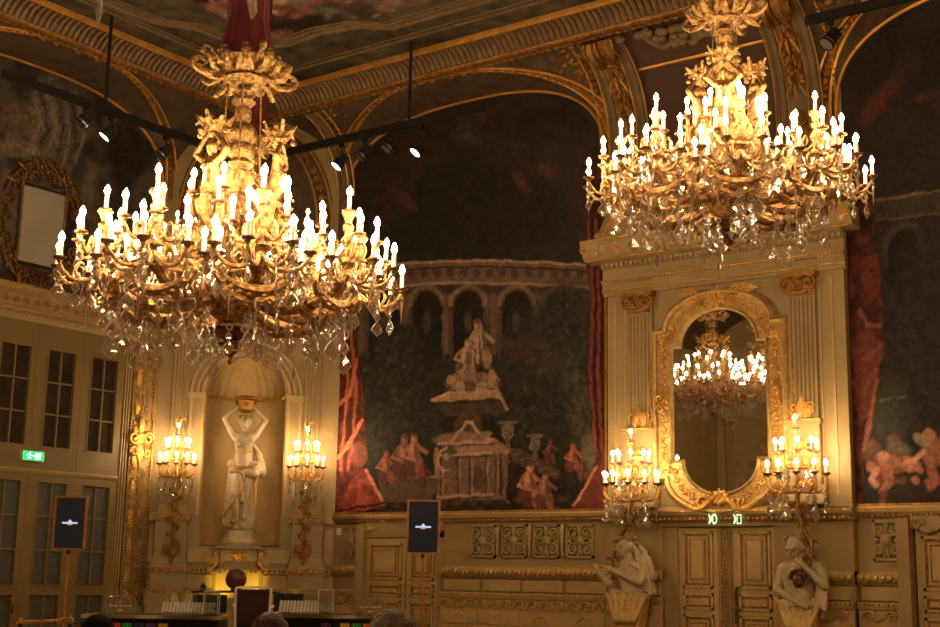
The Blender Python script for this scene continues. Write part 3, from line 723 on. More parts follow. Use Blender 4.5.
def figp(p, x, y, h, c, c2=(70, 40, 28), lean=0):
    d = tuple(v*.5 for v in c); hi = tuple(min(255, v*1.3) for v in c)
    p.ell(x+h*.04, y+h*.02, h*.25, h*.5, (30, 20, 14), .6, 0, .5)
    p.ell(x-h*.1, y+h*.22, h*.17, h*.28, c2, seed=int(y)); p.ell(x+h*.12, y+h*.24, h*.12, h*.28, c, .8, -.2); p.line(x, y+h*.08, x+h*.02, y+h*.45, h*.03, d, .8)
    p.ell(x+lean*h*.2, y-h*.12, h*.16, h*.25, c, seed=int(x)+1); p.ell(x+lean*h*.2+h*.08, y-h*.1, h*.07, h*.22, d, .7); p.ell(x+lean*h*.2-h*.06, y-h*.18, h*.06, h*.14, hi, .6)
    p.line(x+h*.1, y-h*.24, x+h*.3, y-h*.08, h*.045, c, .9); p.line(x-h*.12, y-h*.24, x-h*.28, y-h*.02, h*.04, c, .8); p.line(x-h*.28, y-h*.02, x-h*.12, y+h*.04, h*.035, hi, .6)
    p.ell(x+lean*h*.5, y-h*.43, h*.085, h*.11, c, seed=int(x)); p.ell(x+lean*h*.5, y-h*.5, h*.09, h*.06, c2, .9); p.ell(x+lean*h*.5-h*.03, y-h*.42, h*.04, h*.06, hi, .5)
def paint1(px, py):
    p = Paint(px, py, (38, 29, 21), jit=1.5, js=.12)
    p.put(np.clip((250-py)/120, 0, 1)*.6, (34, 25, 18), vs=.03, c2=(46, 33, 23))
    p.put(np.clip((py-300)/60, 0, 1)*.9, (38, 30, 20), vs=.09, c2=(24, 20, 13), seed=2)
    # dark dome opening of the colonnade and reddish clouds, garlands above
    p.ell(470, 215, 95, 52, (29, 25, 19), .9)
    for (x, y, rx, ry, a) in ((400, 185, 12, 55, .5), (375, 220, 10, 60, .25), (428, 140, 45, 10, -.3), (520, 160, 60, 9, .35), (470, 105, 30, 12, .1), (585, 200, 10, 70, 0), (560, 130, 30, 8, .8), (450, 120, 12, 18, .4)):
        p.ell(x, y, rx, ry, (54, 28, 18), .55, a, .8, var=.7)
    for (x, y) in ((520, 178), (525, 186), (404, 196), (410, 205), (466, 120), (480, 115), (545, 170)): p.ell(x, y, 9, 5, (78, 36, 22), .6, .7, .6)
    p.ell(466, 132, 20, 14, (46, 36, 22), .8, 0, .5, var=.9); p.ell(466, 132, 12, 8, (62, 46, 28), .7, 0, .5)
    # curved colonnade
    cy = lambda x: 262-7*((x-475)/100)**2*-1-0.0
    def arc(x0, x1, y, w_, c, a=1):
        pts = [(x, y+8*((x-480)/110)**2*(-1)*-.0 + 5*sin((x-395)/190*pi)*-1*-1*.0 + (x-480)**2*.0004) for x in range(x0, x1+1, 12)]; p.path(pts, w_, c, a)
    p.poly([(352, 268), (600, 262), (600, 345), (352, 350)], (60, 41, 28), .95, vs=.08, c2=(44, 30, 21))
    arc(360, 596, 272, 11, (84, 57, 38)); arc(360, 596, 261, 1.3, (124, 88, 58)); arc(360, 596, 283, 1.3, (116, 80, 52)); arc(360, 596, 267, .9, (40, 28, 20)); arc(360, 596, 288, .8, (44, 30, 20))
    for x in range(372, 600, 13): p.ell(x, 273, 4, 5, (52, 36, 26), .8, 0, .5)
    for i, x in enumerate((384, 427, 468, 517, 560)):
        for dx in (-23, -17, 18, 24): p.line(x+dx, 296, x+dx, 352, 2.6, (84, 58, 39), .85)
        p.ell(x, 306, 19, 21, (106, 74, 48), .9, 0, .2); p.poly([(x-19, 306), (x+19, 306), (x+19, 360), (x-19, 360)], (60, 42, 30), .9)
        p.ell(x, 307, 15, 18, (27, 22, 15), 1, 0, .3); p.poly([(x-15, 307), (x+15, 307), (x+15, 362), (x-15, 362)], (26, 22, 15), 1)
        p.ell(x, 322, 4, 11, (64, 46, 30), .8)
    # trees behind and beside the fountain
    for (x, y, rx, ry) in ((400, 385, 45, 45), (375, 425, 28, 45), (440, 430, 30, 22), (545, 370, 42, 60), (510, 420, 36, 42), (565, 320, 30, 40), (575, 440, 20, 40), (400, 340, 25, 18)):
        p.ell(x, y, rx, ry, (30, 27, 17), .92, 0, .5, var=.6, vs=.25, c2=(42, 36, 22), seed=x)
    p.ell(540, 355, 26, 16, (62, 40, 24), .5, .5, .9); p.ell(505, 345, 20, 8, (70, 40, 24), .5, .4, .9); p.ell(578, 400, 12, 48, (72, 60, 36), .6, -.1, .8, c2=(40, 38, 24), vs=.3)
    p.ell(590, 455, 9, 22, (88, 72, 44), .6, 0, .8)
    # statue group on its basin
    st = (128, 88, 60); sd = (84, 56, 38)
    figp(p, 480, 345, 46, st, sd, -.1); figp(p, 466, 360, 40, st, sd, .1); figp(p, 462, 378, 30, (118, 80, 54), sd, .3); figp(p, 492, 382, 26, (104, 70, 48), sd)
    p.ell(473, 384, 26, 12, (110, 74, 50), .9, 0, .3, var=.8, vs=.4); p.line(480, 328, 472, 338, 3, st)
    p.poly([(431, 399), (446, 392), (498, 390), (507, 409), (496, 404), (440, 409)], (140, 94, 62), 1); p.poly([(433, 402), (500, 398), (507, 411), (490, 420), (445, 416)], (60, 40, 27), 1)
    p.poly([(446, 416), (494, 414), (500, 440), (440, 442)], (28, 20, 13), .9)
    p.ell(468, 427, 14, 16, (74, 50, 34), .8); p.ell(462, 440, 28, 8, (118, 80, 54), .9)
    p.poly([(440, 447), (492, 444), (508, 452), (506, 500), (436, 500)], (100, 66, 44), 1, vs=.3); p.poly([(442, 442), (494, 438), (512, 450), (508, 455), (440, 452)], (132, 90, 62), 1)
    p.ell(448, 457, 10, 12, (60, 42, 30), .9); p.ell(477, 478, 9, 11, (70, 44, 28), .8); p.line(436, 449, 437, 475, 2, (130, 90, 60)); p.line(500, 455, 501, 496, 2, (62, 38, 24))
    hi = (158, 112, 76); lo = (44, 28, 19)
    for y0, w0 in ((443, 1.1), (455, 1.3), (496, 1.4)): p.line(438, y0+1, 494, y0-2, w0, hi, .8); p.line(494, y0-2, 509, y0+7, w0, (110, 72, 48), .8); p.line(438, y0+4, 494, y0+1, .8, lo, .8)
    for x0 in (441, 458, 470, 486, 496): p.line(x0, 458, x0, 494, .9, lo, .7); p.line(x0+2, 458, x0+2, 494, .7, hi, .5)
    p.path([(447, 447), (440, 452), (438, 462), (442, 470), (449, 470)], 1.3, hi, .8); p.ell(448, 460, 6, 9, (92, 66, 46), .8); p.ell(446, 457, 2.5, 4, hi, .7)
    p.path([(450, 443), (456, 434), (462, 430), (466, 422), (472, 422), (476, 430), (484, 436), (492, 440)], 1.6, hi, .8); p.ell(486, 434, 6, 3, (120, 84, 56), .9)
    p.line(432, 400, 446, 393, 1.2, hi); p.line(446, 393, 497, 391, 1.2, hi); p.line(433, 404, 499, 401, .8, lo, .8); p.line(498, 391, 508, 409, 1.2, (120, 82, 54))
    p.ell(470, 387, 8, 6, lo, .6); p.ell(460, 388, 5, 7, hi, .5); p.ell(481, 388, 6, 6, (134, 96, 66), .7); p.ell(492, 378, 4, 9, (132, 94, 64), .8); p.ell(451, 380, 5, 4, hi, .6)
    for (x0, y0) in ((466, 352), (476, 350), (484, 332), (480, 346)): p.line(x0, y0, x0+2, y0+18, .8, lo, .6); p.line(x0-3, y0, x0-2, y0+16, 1.0, hi, .7)
    for k in range(5): p.line(512+9*k, 455+5*k, 520+9*k, 453+5*k, 1, (118, 80, 54), .7)
    p.path([(505, 428), (503, 434), (508, 441), (513, 434), (511, 428)], 1, hi, .8); p.path([(531, 442), (530, 447), (535, 452), (539, 447), (538, 442)], .9, (120, 90, 64), .8)
    p.poly([(508, 448), (520, 448), (560, 470), (556, 480), (512, 462)], (86, 54, 36), .55)
    for k in range(60):
        a = k*2.399; rr = (k % 12)/12; x0 = (395, 540, 565, 520, 390)[k % 5]+34*rr*cos(a); y0 = (400, 372, 330, 420, 360)[k % 5]+34*rr*sin(a)
        p.ell(x0, y0, 3.5, 1.8, ((64, 52, 30), (52, 48, 30), (78, 46, 28))[k % 3], .5, a, .6)
    for (x, y, h) in ((508, 434, 26), (535, 446, 22)):
        p.ell(x, y-h*.15, h*.24, h*.3, (96, 74, 54), .95, 0, .3, var=.7, vs=.5); p.line(x, y, x, y+h*.5, 2.2, (86, 64, 46)); p.line(x-h*.33, y-h*.45, x+h*.33, y-h*.45, 1.5, (90, 68, 50))
    p.line(380, 478, 440, 477, 1.6, (120, 82, 54)); p.poly([(378, 480), (440, 480), (432, 502), (382, 502)], (82, 54, 38), .9)
    for (x, y, h, c) in ((386, 468, 32, (128, 58, 36)), (404, 458, 44, (112, 60, 40)), (414, 456, 42, (140, 74, 48)), (424, 475, 22, (104, 34, 22)), (530, 486, 42, (150, 84, 46)), (545, 492, 36, (128, 66, 38)), (573, 458, 28, (124, 54, 32)), (550, 452, 24, (90, 42, 28)), (583, 470, 22, (80, 40, 28))):
        figp(p, x, y, h, c, (84, 36, 24))
    for k in range(30): p.ell(360+(k*53) % 235, 497+(k*7) % 18, 5, 3, ((96, 34, 22), (46, 34, 20), (78, 50, 30))[k % 3], .6, 0, .8)
    # red draperies at both sides
    dr = (96, 30, 17); dh = (150, 58, 28)
    p.poly([(336, 300), (352, 300), (362, 380), (366, 440), (360, 480), (352, 515), (334, 515)], dr, .95, var=.7, vs=.12, c2=(62, 18, 12))
    for k in range(5): p.path([(338+4*k, 330), (344+4*k, 380), (339+5*k, 430), (336+4*k, 470)], 1.3, dh if k % 2 else (54, 16, 10), .8)
    p.path([(338, 405), (350, 395), (357, 360)], 1.8, dh); p.path([(338, 458), (352, 440), (362, 420)], 1.8, (170, 70, 34))
    p.poly([(338, 515), (352, 478), (364, 468), (374, 480), (383, 505), (360, 512)], (150, 46, 26), .95, var=.5, vs=.2, c2=(112, 30, 18)); p.line(366, 470, 384, 504, 1.5, (180, 96, 46)); p.line(340, 510, 384, 503, 1.5, (60, 20, 12)); p.ell(358, 455, 9, 12, (120, 52, 30), .8)
    p.poly([(590, 170), (606, 160), (610, 515), (586, 515), (578, 500), (596, 460), (590, 400), (593, 330), (586, 260)], (48, 19, 13), .95, var=.7, vs=.1, c2=(74, 27, 17))
    for k in range(4): p.path([(588+4*k, 220), (593+3*k, 300), (590+4*k, 370), (596+3*k, 450)], 1.4, ((112, 38, 20), (40, 13, 9))[k % 2], .8)
    p.poly([(572, 510), (592, 470), (606, 450), (608, 515)], (92, 30, 18), .9); p.line(574, 506, 597, 466, 1.3, (150, 84, 44))
    return p
def paint2(px, py):
    p = Paint(px, py, (36, 27, 19), jit=2.5, js=.07)
    p.put(np.clip((170-py)/100, 0, 1)*.7, (32, 22, 16), vs=.03, c2=(44, 30, 21)); p.put(np.clip((py-230)/50, 0, 1)*.9, (36, 30, 20), vs=.09, c2=(24, 19, 13), seed=2)
    for (x, y, rx, ry, a) in ((880, 100, 30, 8, -.9), (925, 98, 14, 4, -.3), (860, 190, 10, 30, .2), (965, 120, 30, 10, .5), (1010, 150, 25, 9, -.4)): p.ell(x, y, rx, ry, (84, 28, 18), .55, a, .8, var=.7)
    p.poly([(868, 202), (1300, 130), (1300, 170), (868, 222)], (54, 40, 27), .9, var=.5); p.line(868, 202, 1300, 128, 1.2, (90, 62, 38)); p.line(868, 222, 1300, 168, 1, (78, 54, 32))
    for x in range(905, 1250, 62):
        y = 222-(x-868)*.12; p.ell(x, y+30, 22, 26, (62, 44, 30), .8); p.ell(x, y+32, 17, 22, (26, 20, 14), 1); p.poly([(x-17, y+32), (x+17, y+32), (x+17, y+90), (x-17, y+90)], (26, 20, 14), 1)
    for (x, y, rx, ry) in ((905, 330, 40, 50), (930, 270, 30, 40), (930, 400, 30, 40), (980, 350, 50, 70), (1060, 330, 60, 80)): p.ell(x, y, rx, ry, (31, 25, 16), .9, 0, .5, var=.6, c2=(42, 31, 20), seed=x)
    p.ell(888, 420, 18, 40, (52, 46, 34), .6, 0, .8); p.line(880, 400, 905, 395, 1, (70, 58, 40))
    p.poly([(848, 190), (872, 200), (880, 280), (884, 330), (878, 380), (876, 410), (864, 450), (862, 512), (848, 512)], (84, 26, 15), .95, var=.7, vs=.12, c2=(50, 16, 10))
    for pts in ([(850, 345), (865, 360), (882, 345)], [(858, 310), (868, 325), (880, 325)], [(851, 380), (862, 395), (875, 370)], [(864, 450), (872, 410), (877, 380)]): p.path(pts, 2.2, (116, 52, 30), .8)
    p.poly([(850, 340), (868, 330), (886, 345), (874, 385), (872, 410), (858, 430)], (92, 36, 22), .7, var=.7, vs=.2, c2=(84, 28, 18))
    fl = (128, 68, 44); fh = (160, 96, 62)
    for (x, y, a) in ((872, 446, .3), (893, 440, -.2)): p.ell(x, y, 7, 6, (88, 48, 34), .8, 0, .5); p.ell(x+2, y+12, 9, 11, (78, 44, 30), .8, a, .5)
    p.ell(899, 447, 13, 7, (88, 70, 48), .7, .3, .4); p.ell(890, 462, 14, 9, fl, .9, .5, .4); p.ell(884, 456, 6, 6, fh, .7); p.ell(905, 462, 11, 6, fl, .9, -.3, .4); p.ell(872, 468, 6, 6, fl, .9); p.ell(880, 478, 7, 10, (104, 40, 26), .9, .4)
    p.path([(888, 468), (890, 482), (884, 492), (884, 503)], 4, fl, .9); p.path([(878, 470), (872, 480), (877, 486)], 3, fh, .7); p.path([(898, 466), (908, 470), (918, 464)], 3.2, fl, .9)
    p.ell(934, 452, 12, 14, fl, .9, .2, .4); p.ell(930, 436, 7, 6, (140, 86, 54), .9); p.ell(922, 440, 9, 5, (120, 100, 70), .7, .7); p.path([(930, 462), (934, 478), (930, 486)], 4.5, fl, .9); p.path([(924, 452), (914, 460), (906, 462)], 3, fh, .8)
    for (x, y, h, c) in ((970, 470, 40, fl), (1010, 460, 40, fl)): figp(p, x, y, h, c, (96, 42, 28))
 
    for k in range(10): p.ell(885+(k*17) % 55, 470+(k*11) % 22, 4.5, 4, ((128, 54, 28), (96, 40, 22), (150, 78, 40))[k % 3], .8, 0, .5)
    p.ell(915, 497, 40, 9, (44, 26, 17), .7)
    return p
def paintL(px, py):
    p = Paint(px, py, (58, 46, 32), jit=6, js=.05)
    p.put(np.ones(px.shape)*.8, (62, 49, 34), var=.6, vs=.04, c2=(36, 28, 19)); rng = random.Random(3)
    for k in range(26):
        x = rng.uniform(-40, 165); y = rng.uniform(90, 300); a = rng.uniform(-.5, .5)
        p.ell(x, y, rng.uniform(4, 9), rng.uniform(22, 48), ((86, 68, 48), (30, 23, 16), (74, 58, 40))[k % 3], .55, a, .8, var=.6)
    for (x, y, rx, ry, c) in ((20, 120, 22, 22, (84, 60, 38)), (45, 105, 14, 30, (96, 76, 54)), (60, 125, 9, 28, (88, 70, 50)), (78, 140, 9, 24, (80, 62, 44)), (12, 150, 18, 10, (92, 72, 50)), (105, 150, 28, 14, (28, 20, 14)), (128, 165, 14, 26, (26, 20, 14)), (30, 148, 12, 5, (100, 80, 56))): p.ell(x, y, rx, ry, c, .7, .2, .6, var=.8, vs=.3)
    for k in range(7): p.path([(34+7*k, 96), (38+8*k, 130), (28+8*k, 165)], 1.6, ((104, 82, 58), (34, 26, 18))[k % 2], .6)
    return p
bw = lambda P: P + np.array([0, D, 0])
lw = lambda P: np.stack([LX - P[..., 1], P[..., 0], P[..., 2]], -1)
mural('mural', 'tall arched mural of a fountain with statues, colonnade and red drapery, left of the mirror', (0, D, 0), 0, -19.15, 4.0, 2.92, bw, paint1)
mural('mural', 'dark arched mural with red drapery and cherubs, right of the mirror', (0, D, 0), 0, -5.55, 3.92, 2.92, bw, paint2, 260, 300)
mural('mural', 'grey-brown mural of draped figures above the tall glazed doors', (LX, 0, 0), pi/2, 18.30, 4.0, 7.85, lw, paintL, 220, 200)

# ================================================================== LEFT WALL
def windowbay(root, y0, y1, z0, z1, pane0, pane1, rows, glass, cols=2):
    st = MB(); d = .12; a0, a1 = pane0; b0, b1 = pane1
    for p in ((y0, a0, z0, z1), (a1, y1, z0, z1), (a0, a1, z0, b0), (a0, a1, b1, z1)): st.box(p[0], p[1], -d, 0, p[2], p[3])
    st.box(y0-.008, y0+.008, -d-.004, -d, z0, z1)
    for (u, v, q, r) in ((a0-.03, a0, b0-.03, b1+.03), (a1, a1+.03, b0-.03, b1+.03), (a0, a1, b0-.03, b0), (a0, a1, b1, b1+.03)): st.box(u, v, -d-.015, -d, q, r)
    mu = MB()
    for c in range(1, cols): u = a0+(a1-a0)*c/cols; mu.box(u-.02, u+.02, -.10, -.04, b0, b1)
    for r in range(1, rows): z = b0+(b1-b0)*r/rows; mu.box(a0, a1, -.10, -.04, z-.018, z+.018)
    o = st.obj('sash', 'door', root, smooth=False); mu.obj('glazing_bar', 'door', o, smooth=False)
    k = 0
    for c in range(cols):
        for r in range(rows):
            MB().box(a0+(a1-a0)*c/cols+.01, a0+(a1-a0)*(c+1)/cols-.01, -.055, -.045, b0+(b1-b0)*r/rows+.01, b0+(b1-b0)*(r+1)/rows-.01).obj('pane', glass, root, smooth=False)
bays = [(20.17, 21.40, 20.44, 21.20), (18.86, 20.17, 19.18, 19.94), (17.55, 18.86, 17.90, 18.68), (16.24, 17.55, 16.60, 17.36), (14.93, 16.24, 15.28, 16.04)]
w1 = struct('window_1', (LX, 0, 0), pi/2); w1['label'] = 'row of tall dark transom windows above the glazed doors'
for (a, b, c_, d_) in bays: windowbay(w1, a, b, 3.62, 7.05, (c_, d_), (4.18, 6.44), 3, 'glassdk')
d1 = struct('door_1', (LX, 0, 0), pi/2); d1['label'] = 'row of cream glazed doors with grey curtained panes'
for (a, b, c_, d_) in bays:
    windowbay(d1, a, b, .92, 3.56, (c_, d_), (1.04, 3.35), 3, 'glassgr'); windowbay(d1, a, b, 0, .92, (c_, d_), (.12, .80), 1, 'glassgr')
h = MB(); h.box(18.70, 18.74, -.14, -.12, .45, .85); h.tube([(18.72, -.14, .72), (18.72, -.2, .72), (18.62, -.2, .72), (18.56, -.2, .71)], .016, 6); h.obj('door_handle', 'golddk', d1)
h = MB(); h.box(18.705, 18.735, -.16, -.12, .40, .60); h.obj('lock_plate', 'black', d1, smooth=False)
a = MB(); a.mold([(0, 3.54), (.14, 3.54), (.16, 3.60), (.14, 3.64), (0, 3.64)], 14.9, 21.42); a.box(21.40, 21.68, -.10, 0, 0, 7.05)
for u in (21.46, 21.54, 21.62): a.box(u-.018, u+.018, -.15, -.1, 0, 7.05)
a.mold([(0, 7.02), (.12, 7.02), (.16, 7.12), (.16, 7.3), (.22, 7.34), (.22, 7.58), (.34, 7.66), (.38, 7.80), (0, 7.80)], 14.9, 22.58)
a.obj('door_surround', 'cream', wl, smooth=False)
g = MB(); rinceau(g, 14.9, 22.4, 7.46, .26, .24, per=.28); beads(g, 14.9, 22.5, 7.20, .03, .17, .1); beads(g, 14.9, 22.5, 7.70, .04, .34, .12); g.box(14.9, 22.5, -.39, -.36, 7.77, 7.81); g.obj('gilded_frieze', 'golddk', wl)
# broad gilded strip beside the doors
a = MB(); a.box(21.68, 22.55, -.08, 0, 0, 7.02); a.box(21.72, 22.02, -.13, -.08, 0, 7.02)
a.obj('strip_ground', 'giltg', wl, smooth=False)
g = MB(); rinceau(g, .7, 7.0, 21.87, .28, .14, vertical=True, per=.27); beads(g, .6, 7.0, 21.71, .022, .14, .07, vertical=True); beads(g, .6, 7.0, 22.03, .022, .14, .07, vertical=True)
for k in range(9): leaf(g, 21.87, 1.0+.7*k, pi/2, .5, .09, .15, 0)
rinceau(g, .7, 7.0, 22.22, .17, .10, vertical=True, per=.3); beads(g, .6, 7.0, 22.10, .018, .1, .06, vertical=True); beads(g, .6, 7.0, 22.40, .03, .1, .1, vertical=True); g.box(22.44, 22.47, -.11, -.08, .5, 7.0)
for z in (4.62,):
    for s in (-1, 1): g.tube(spiral(22.0+s*.22, z, .17, 1.4, 0, s, d=.2), .05, 6); g.tube(spiral(22.0+s*.2, z-.35, .12, 1.3, pi, s, d=.2), .04, 6)
    rosette(g, 22.0, z, .2, .2); leaf(g, 22.0, z-.1, -pi/2, .6, .1, .2, 0); leaf(g, 22.0, z+.1, pi/2, .5, .1, .2, 0)
g.obj('gilded_relief', 'gold', wl)
MB().box(21.6, 22.58, -.2, 0, 0, .55).obj('strip_base', 'cream', wl, smooth=False)
# oval carved frame around a projection cloth, above the doors
t = thing('oval_frame', 'pierced gilt oval frame around a pale blank cloth above the left doors', 'wall frame', (LX, 18.70, 9.35), pi/2)
MB().box(-.58, .58, -.12, -.07, -.95, .85).obj('blank_cloth', 'projscreen', t, smooth=False)
g = MB()
for s in (1, .86):
    g.tube([(1.15*s*cos(2*pi*k/40), -.1, 1.55*s*sin(2*pi*k/40)) for k in range(40)], .05 if s == 1 else .03, 6, closed=True)
g.tube([(-.62, -.14, -1.0), (.62, -.14, -1.0), (.62, -.14, .9), (-.62, -.14, .9)], .045, 4, closed=True)
for k in range(18):
    a_ = 2*pi*k/18; x, z = 1.0*cos(a_), 1.38*sin(a_); g.tube(spiral(x, z, .19, 1.3, a_, (-1)**k, d=.12), .03, 5); leaf(g, x, z, a_+.4, .35, .07, .12)
for k in range(6): g.tube(spiral(-.4+.16*k, -1.15, .09, 1.2, 0, (-1)**k, d=.12), .02, 4)
for s in (-1, 1): g.tube(spiral(s*.3, 1.15, .22, 1.3, pi/2, s, d=.13), .035, 5); g.tube([(s*.6, -.12, .9), (s*.5, -.14, 1.2), (0, -.15, 1.35)], .03, 5)
g.obj('pierced_scrollwork', 'bronze', t)
# exit sign
p = at_x(33, 456, LX+.2); t = thing('exit_sign', 'small lit green running-man exit sign over the glazed doors', 'sign', (LX, p.y, p.z), pi/2)
MB().box(-.29, .29, -.22, -.12, -.11, .11).obj('sign_housing', 'white', t, smooth=False)
MB().box(-.28, .28, -.228, -.221, -.10, .10).obj('green_face', 'green', t, smooth=False)
g = MB(); g.box(.03, .15, -.232, -.229, -.055, .055); g.tube([(-.15, -.231, 0), (-.1, -.231, .03), (-.05, -.231, 0)], .012, 4, .2, nrm=(0, 1, 0)); g.tube([(-.12, -.231, -.055), (-.09, -.231, -.01), (-.06, -.231, -.05)], .012, 4, .2, nrm=(0, 1, 0))
g.ell((-.08, -.231, .045), (.016, .003, .016), 8, 4); g.tube([(-.03, -.231, 0), (.02, -.231, 0)], .01, 4, .2, nrm=(0, 1, 0)); g.obj('pictogram', 'whitee', t, smooth=False).scale = (1.3, 1, 1.35)

# ================================================================== MIRROR BAY (aedicule)
AX = -12.22
ae = struct('trim_2', (0, D, 0)); ae['label'] = 'cream and gilt classical surround with pilasters framing the big mirror'
def dep(L, d0): return [(d, z) for d, z in L]
a = MB(); a.box(-14.95, -9.47, -.25, 0, 2.85, 8.0)
a.mold([(0, 2.60), (.32, 2.60), (.36, 2.68), (.42, 2.74), (.42, 2.82), (.34, 2.9), (0, 2.9)], -14.98, -9.42)
a.box(-14.95, -13.62, -.25, 0, 0, 2.62); a.box(-10.80, -9.47, -.25, 0, 0, 2.62); a.box(-13.62, -10.80, -.25, 0, 2.50, 2.62)
a.obj('body', 'cream', ae, smooth=False)
a = MB(); a.mold([(.2, 7.62), (.33, 7.62), (.33, 7.72), (.37, 7.74), (.37, 7.86), (.41, 7.9), (.41, 7.95), (.34, 7.97), (.34, 8.22), (.42, 8.26), (.42, 8.36), (.6, 8.40), (.66, 8.52), (.7, 8.56), (.74, 8.72), (.80, 8.78), (.80, 8.84), (.2, 8.84)], -15.02, -9.40)
a.mold([(.2, 8.40), (.6, 8.42), (.70, 8.56), (.78, 8.74), (.80, 8.84), (.2, 8.84)], -15.36, -14.9); a.mold([(.2, 8.40), (.6, 8.42), (.70, 8.56), (.78, 8.74), (.80, 8.84), (.2, 8.84)], -9.5, -9.12)
a.obj('entablature', 'cream', ae, smooth=False)
g = MB(); beads(g, -15.02, -9.4, 7.90, .022, .42, .08); beads(g, -15.02, -9.4, 8.31, .03, .44, .1); g.box(-15.04, -9.38, -.43, -.40, 7.94, 7.965); g.box(-15.34, -9.14, -.82, -.79, 8.80, 8.85); g.box(-15.3, -9.2, -.64, -.6, 8.40, 8.425)
g.mold([(.33, 7.70), (.375, 7.70), (.375, 7.735), (.33, 7.735)], -15.03, -9.39)
for i in range(24): u = -15.25+.27*i; leaf(g, u, 8.5, pi/2, .2, .06, .7, 0)
for u in (-15.3, -14.5, -13.7, -9.2): rosette(g, u, 8.66, .1, .76)
beads(g, -14.95, -9.44, 2.65, .035, .38, .1); g.box(-14.96, -9.44, -.44, -.42, 2.79, 2.82)
g.obj('gilded_mouldings', 'gold', ae)
de = MB()
for i in range(46): u = -14.98+.122*i; de.box(u, u+.07, -.5, -.4, 8.24, 8.33)
de.obj('dentils', 'cream', ae, smooth=False)
# broken pediment scrolls
v = MB()
for s in (-1, 1):
    cx = AX + s*2.55
    prof = [(cx, 8.84), (cx - s*.05, 9.2), (cx - s*.3, 9.5), (cx - s*.75, 9.75), (cx - s*1.15, 9.8)]
    v.tube([(x, -.5, z) for x, z in prof], [.18, .2, .22, .22, .2], 8)
    v.tube(spiral(cx - s*1.3, 9.68, .28, 1.4, 0, s, d=.5), .13, 7)
    v.tube(spiral(cx, 9.02, .25, 1.3, pi, -s, d=.55), .11, 7)
    v.add([(cx, -.7, 8.84), (cx, -.15, 8.84), (cx - s*1.5, -.15, 8.84), (cx - s*1.5, -.7, 8.84), (cx - s*.2, -.7, 9.25), (cx - s*.2, -.15, 9.25), (cx - s*1.5, -.15, 9.6), (cx - s*1.5, -.7, 9.6)],
          [(0, 4, 7, 3), (1, 2, 6, 5), (4, 5, 6, 7), (0, 1, 5, 4), (2, 3, 7, 6)])
for k in range(10): v.box(AX-1.1+.01, AX+1.1, -.5, -.1, 8.84, 9.6) if k == 0 else None
v.obj('broken_pediment', 'cream', ae)
g = MB()
for s in (-1, 1):
    cx = AX + s*2.55
    for k in range(5): leaf(g, cx - s*(.1+.25*k), 9.0+.12*k, pi/2+s*.7, .4, .07, .74)
    g.tube([(cx - s*.0, -.72, 8.9), (cx - s*.2, -.74, 9.27), (cx - s*.8, -.74, 9.5), (cx - s*1.5, -.74, 9.62)], .03, 5)
g.obj('gilded_leafwork', 'gold', ae)
# pilasters with capitals
for s, (p0, p1) in ((-1, (-14.42, -13.80)), (1, (-10.66, -10.10))):
    pc = (p0+p1)/2; hw = .27; a = MB(); a.box(pc-hw-.05, pc+hw+.05, -.33, -.2, 2.9, 7.6)
    for k in range(6): x = pc-hw+.045+(2*hw-.09)*k/5; a.tube([(x, -.34, 4.72), (x, -.34, 7.10)], .034, 6)
    a.box(pc-hw-.12, pc+hw+.12, -.42, -.2, 4.50, 4.60); a.box(pc-hw-.08, pc+hw+.08, -.38, -.2, 2.9, 4.50)
    a.mold([(.2, 2.9), (.56, 2.9), (.5, 3.06), (.44, 3.1), (.4, 3.3), (.2, 3.3)], pc-hw-.18, pc+hw+.18)
    a.obj('pilaster', 'cream', ae)
    c_ = MB(); c_.box(pc-hw-.12, pc+hw+.12, -.48, -.2, 7.52, 7.62); c_.box(pc-hw, pc+hw, -.38, -.2, 7.15, 7.55)
    for t_ in (-1, 1):
        c_.tube(spiral(pc+t_*.24, 7.38, .15, 1.3, pi/2, -t_, d=.44), .04, 6); leaf(c_, pc+t_*.12, 7.15, pi/2, .3, .07, .4, 0)
        c_.tube([(pc+t_*.05, -.42, 7.3), (pc+t_*.15, -.46, 7.45), (pc+t_*.28, -.44, 7.5)], .025, 5)
    rosette(c_, pc, 7.5, .1, .44); c_.tube([(pc-.25, -.4, 7.28), (pc, -.44, 7.2), (pc+.25, -.4, 7.28)], .035, 5)
    c_.obj('capital', 'golddk', ae)
    g = MB()
    for t_ in (-1, 1):
        for k in range(4): leaf(g, pc+t_*.03, 4.64, pi/2-t_*(.25+.35*k), .4-.06*k, .05, .37, t_*.6)
        g.tube(spiral(pc+t_*.16, 4.86, .1, 1.2, 0, t_, d=.38), .02, 5)
        for z in (4.1, 3.7, 3.35): g.tube(spiral(pc+t_*.13, z, .11, 1.2, pi/2, t_, d=.42), .025, 5); leaf(g, pc, z-.1, pi/2+t_*.5, .25, .05, .4)
    leaf(g, pc, 4.66, pi/2, .5, .05, .37, 0); g.box(pc-hw-.13, pc+hw+.13, -.44, -.42, 4.56, 4.60); g.obj('gilded_ornament', 'gold', ae)
a = MB()
for u in (-14.62, -9.86):
    for s in (-1, 1): a.box(u+s*.13-.02 if u < -12 else u+s*.13-.02, u+s*.13+.02, -.27, -.25, 3.1, 7.5)
a.obj('panel_moulding', 'cream2', ae, smooth=False)
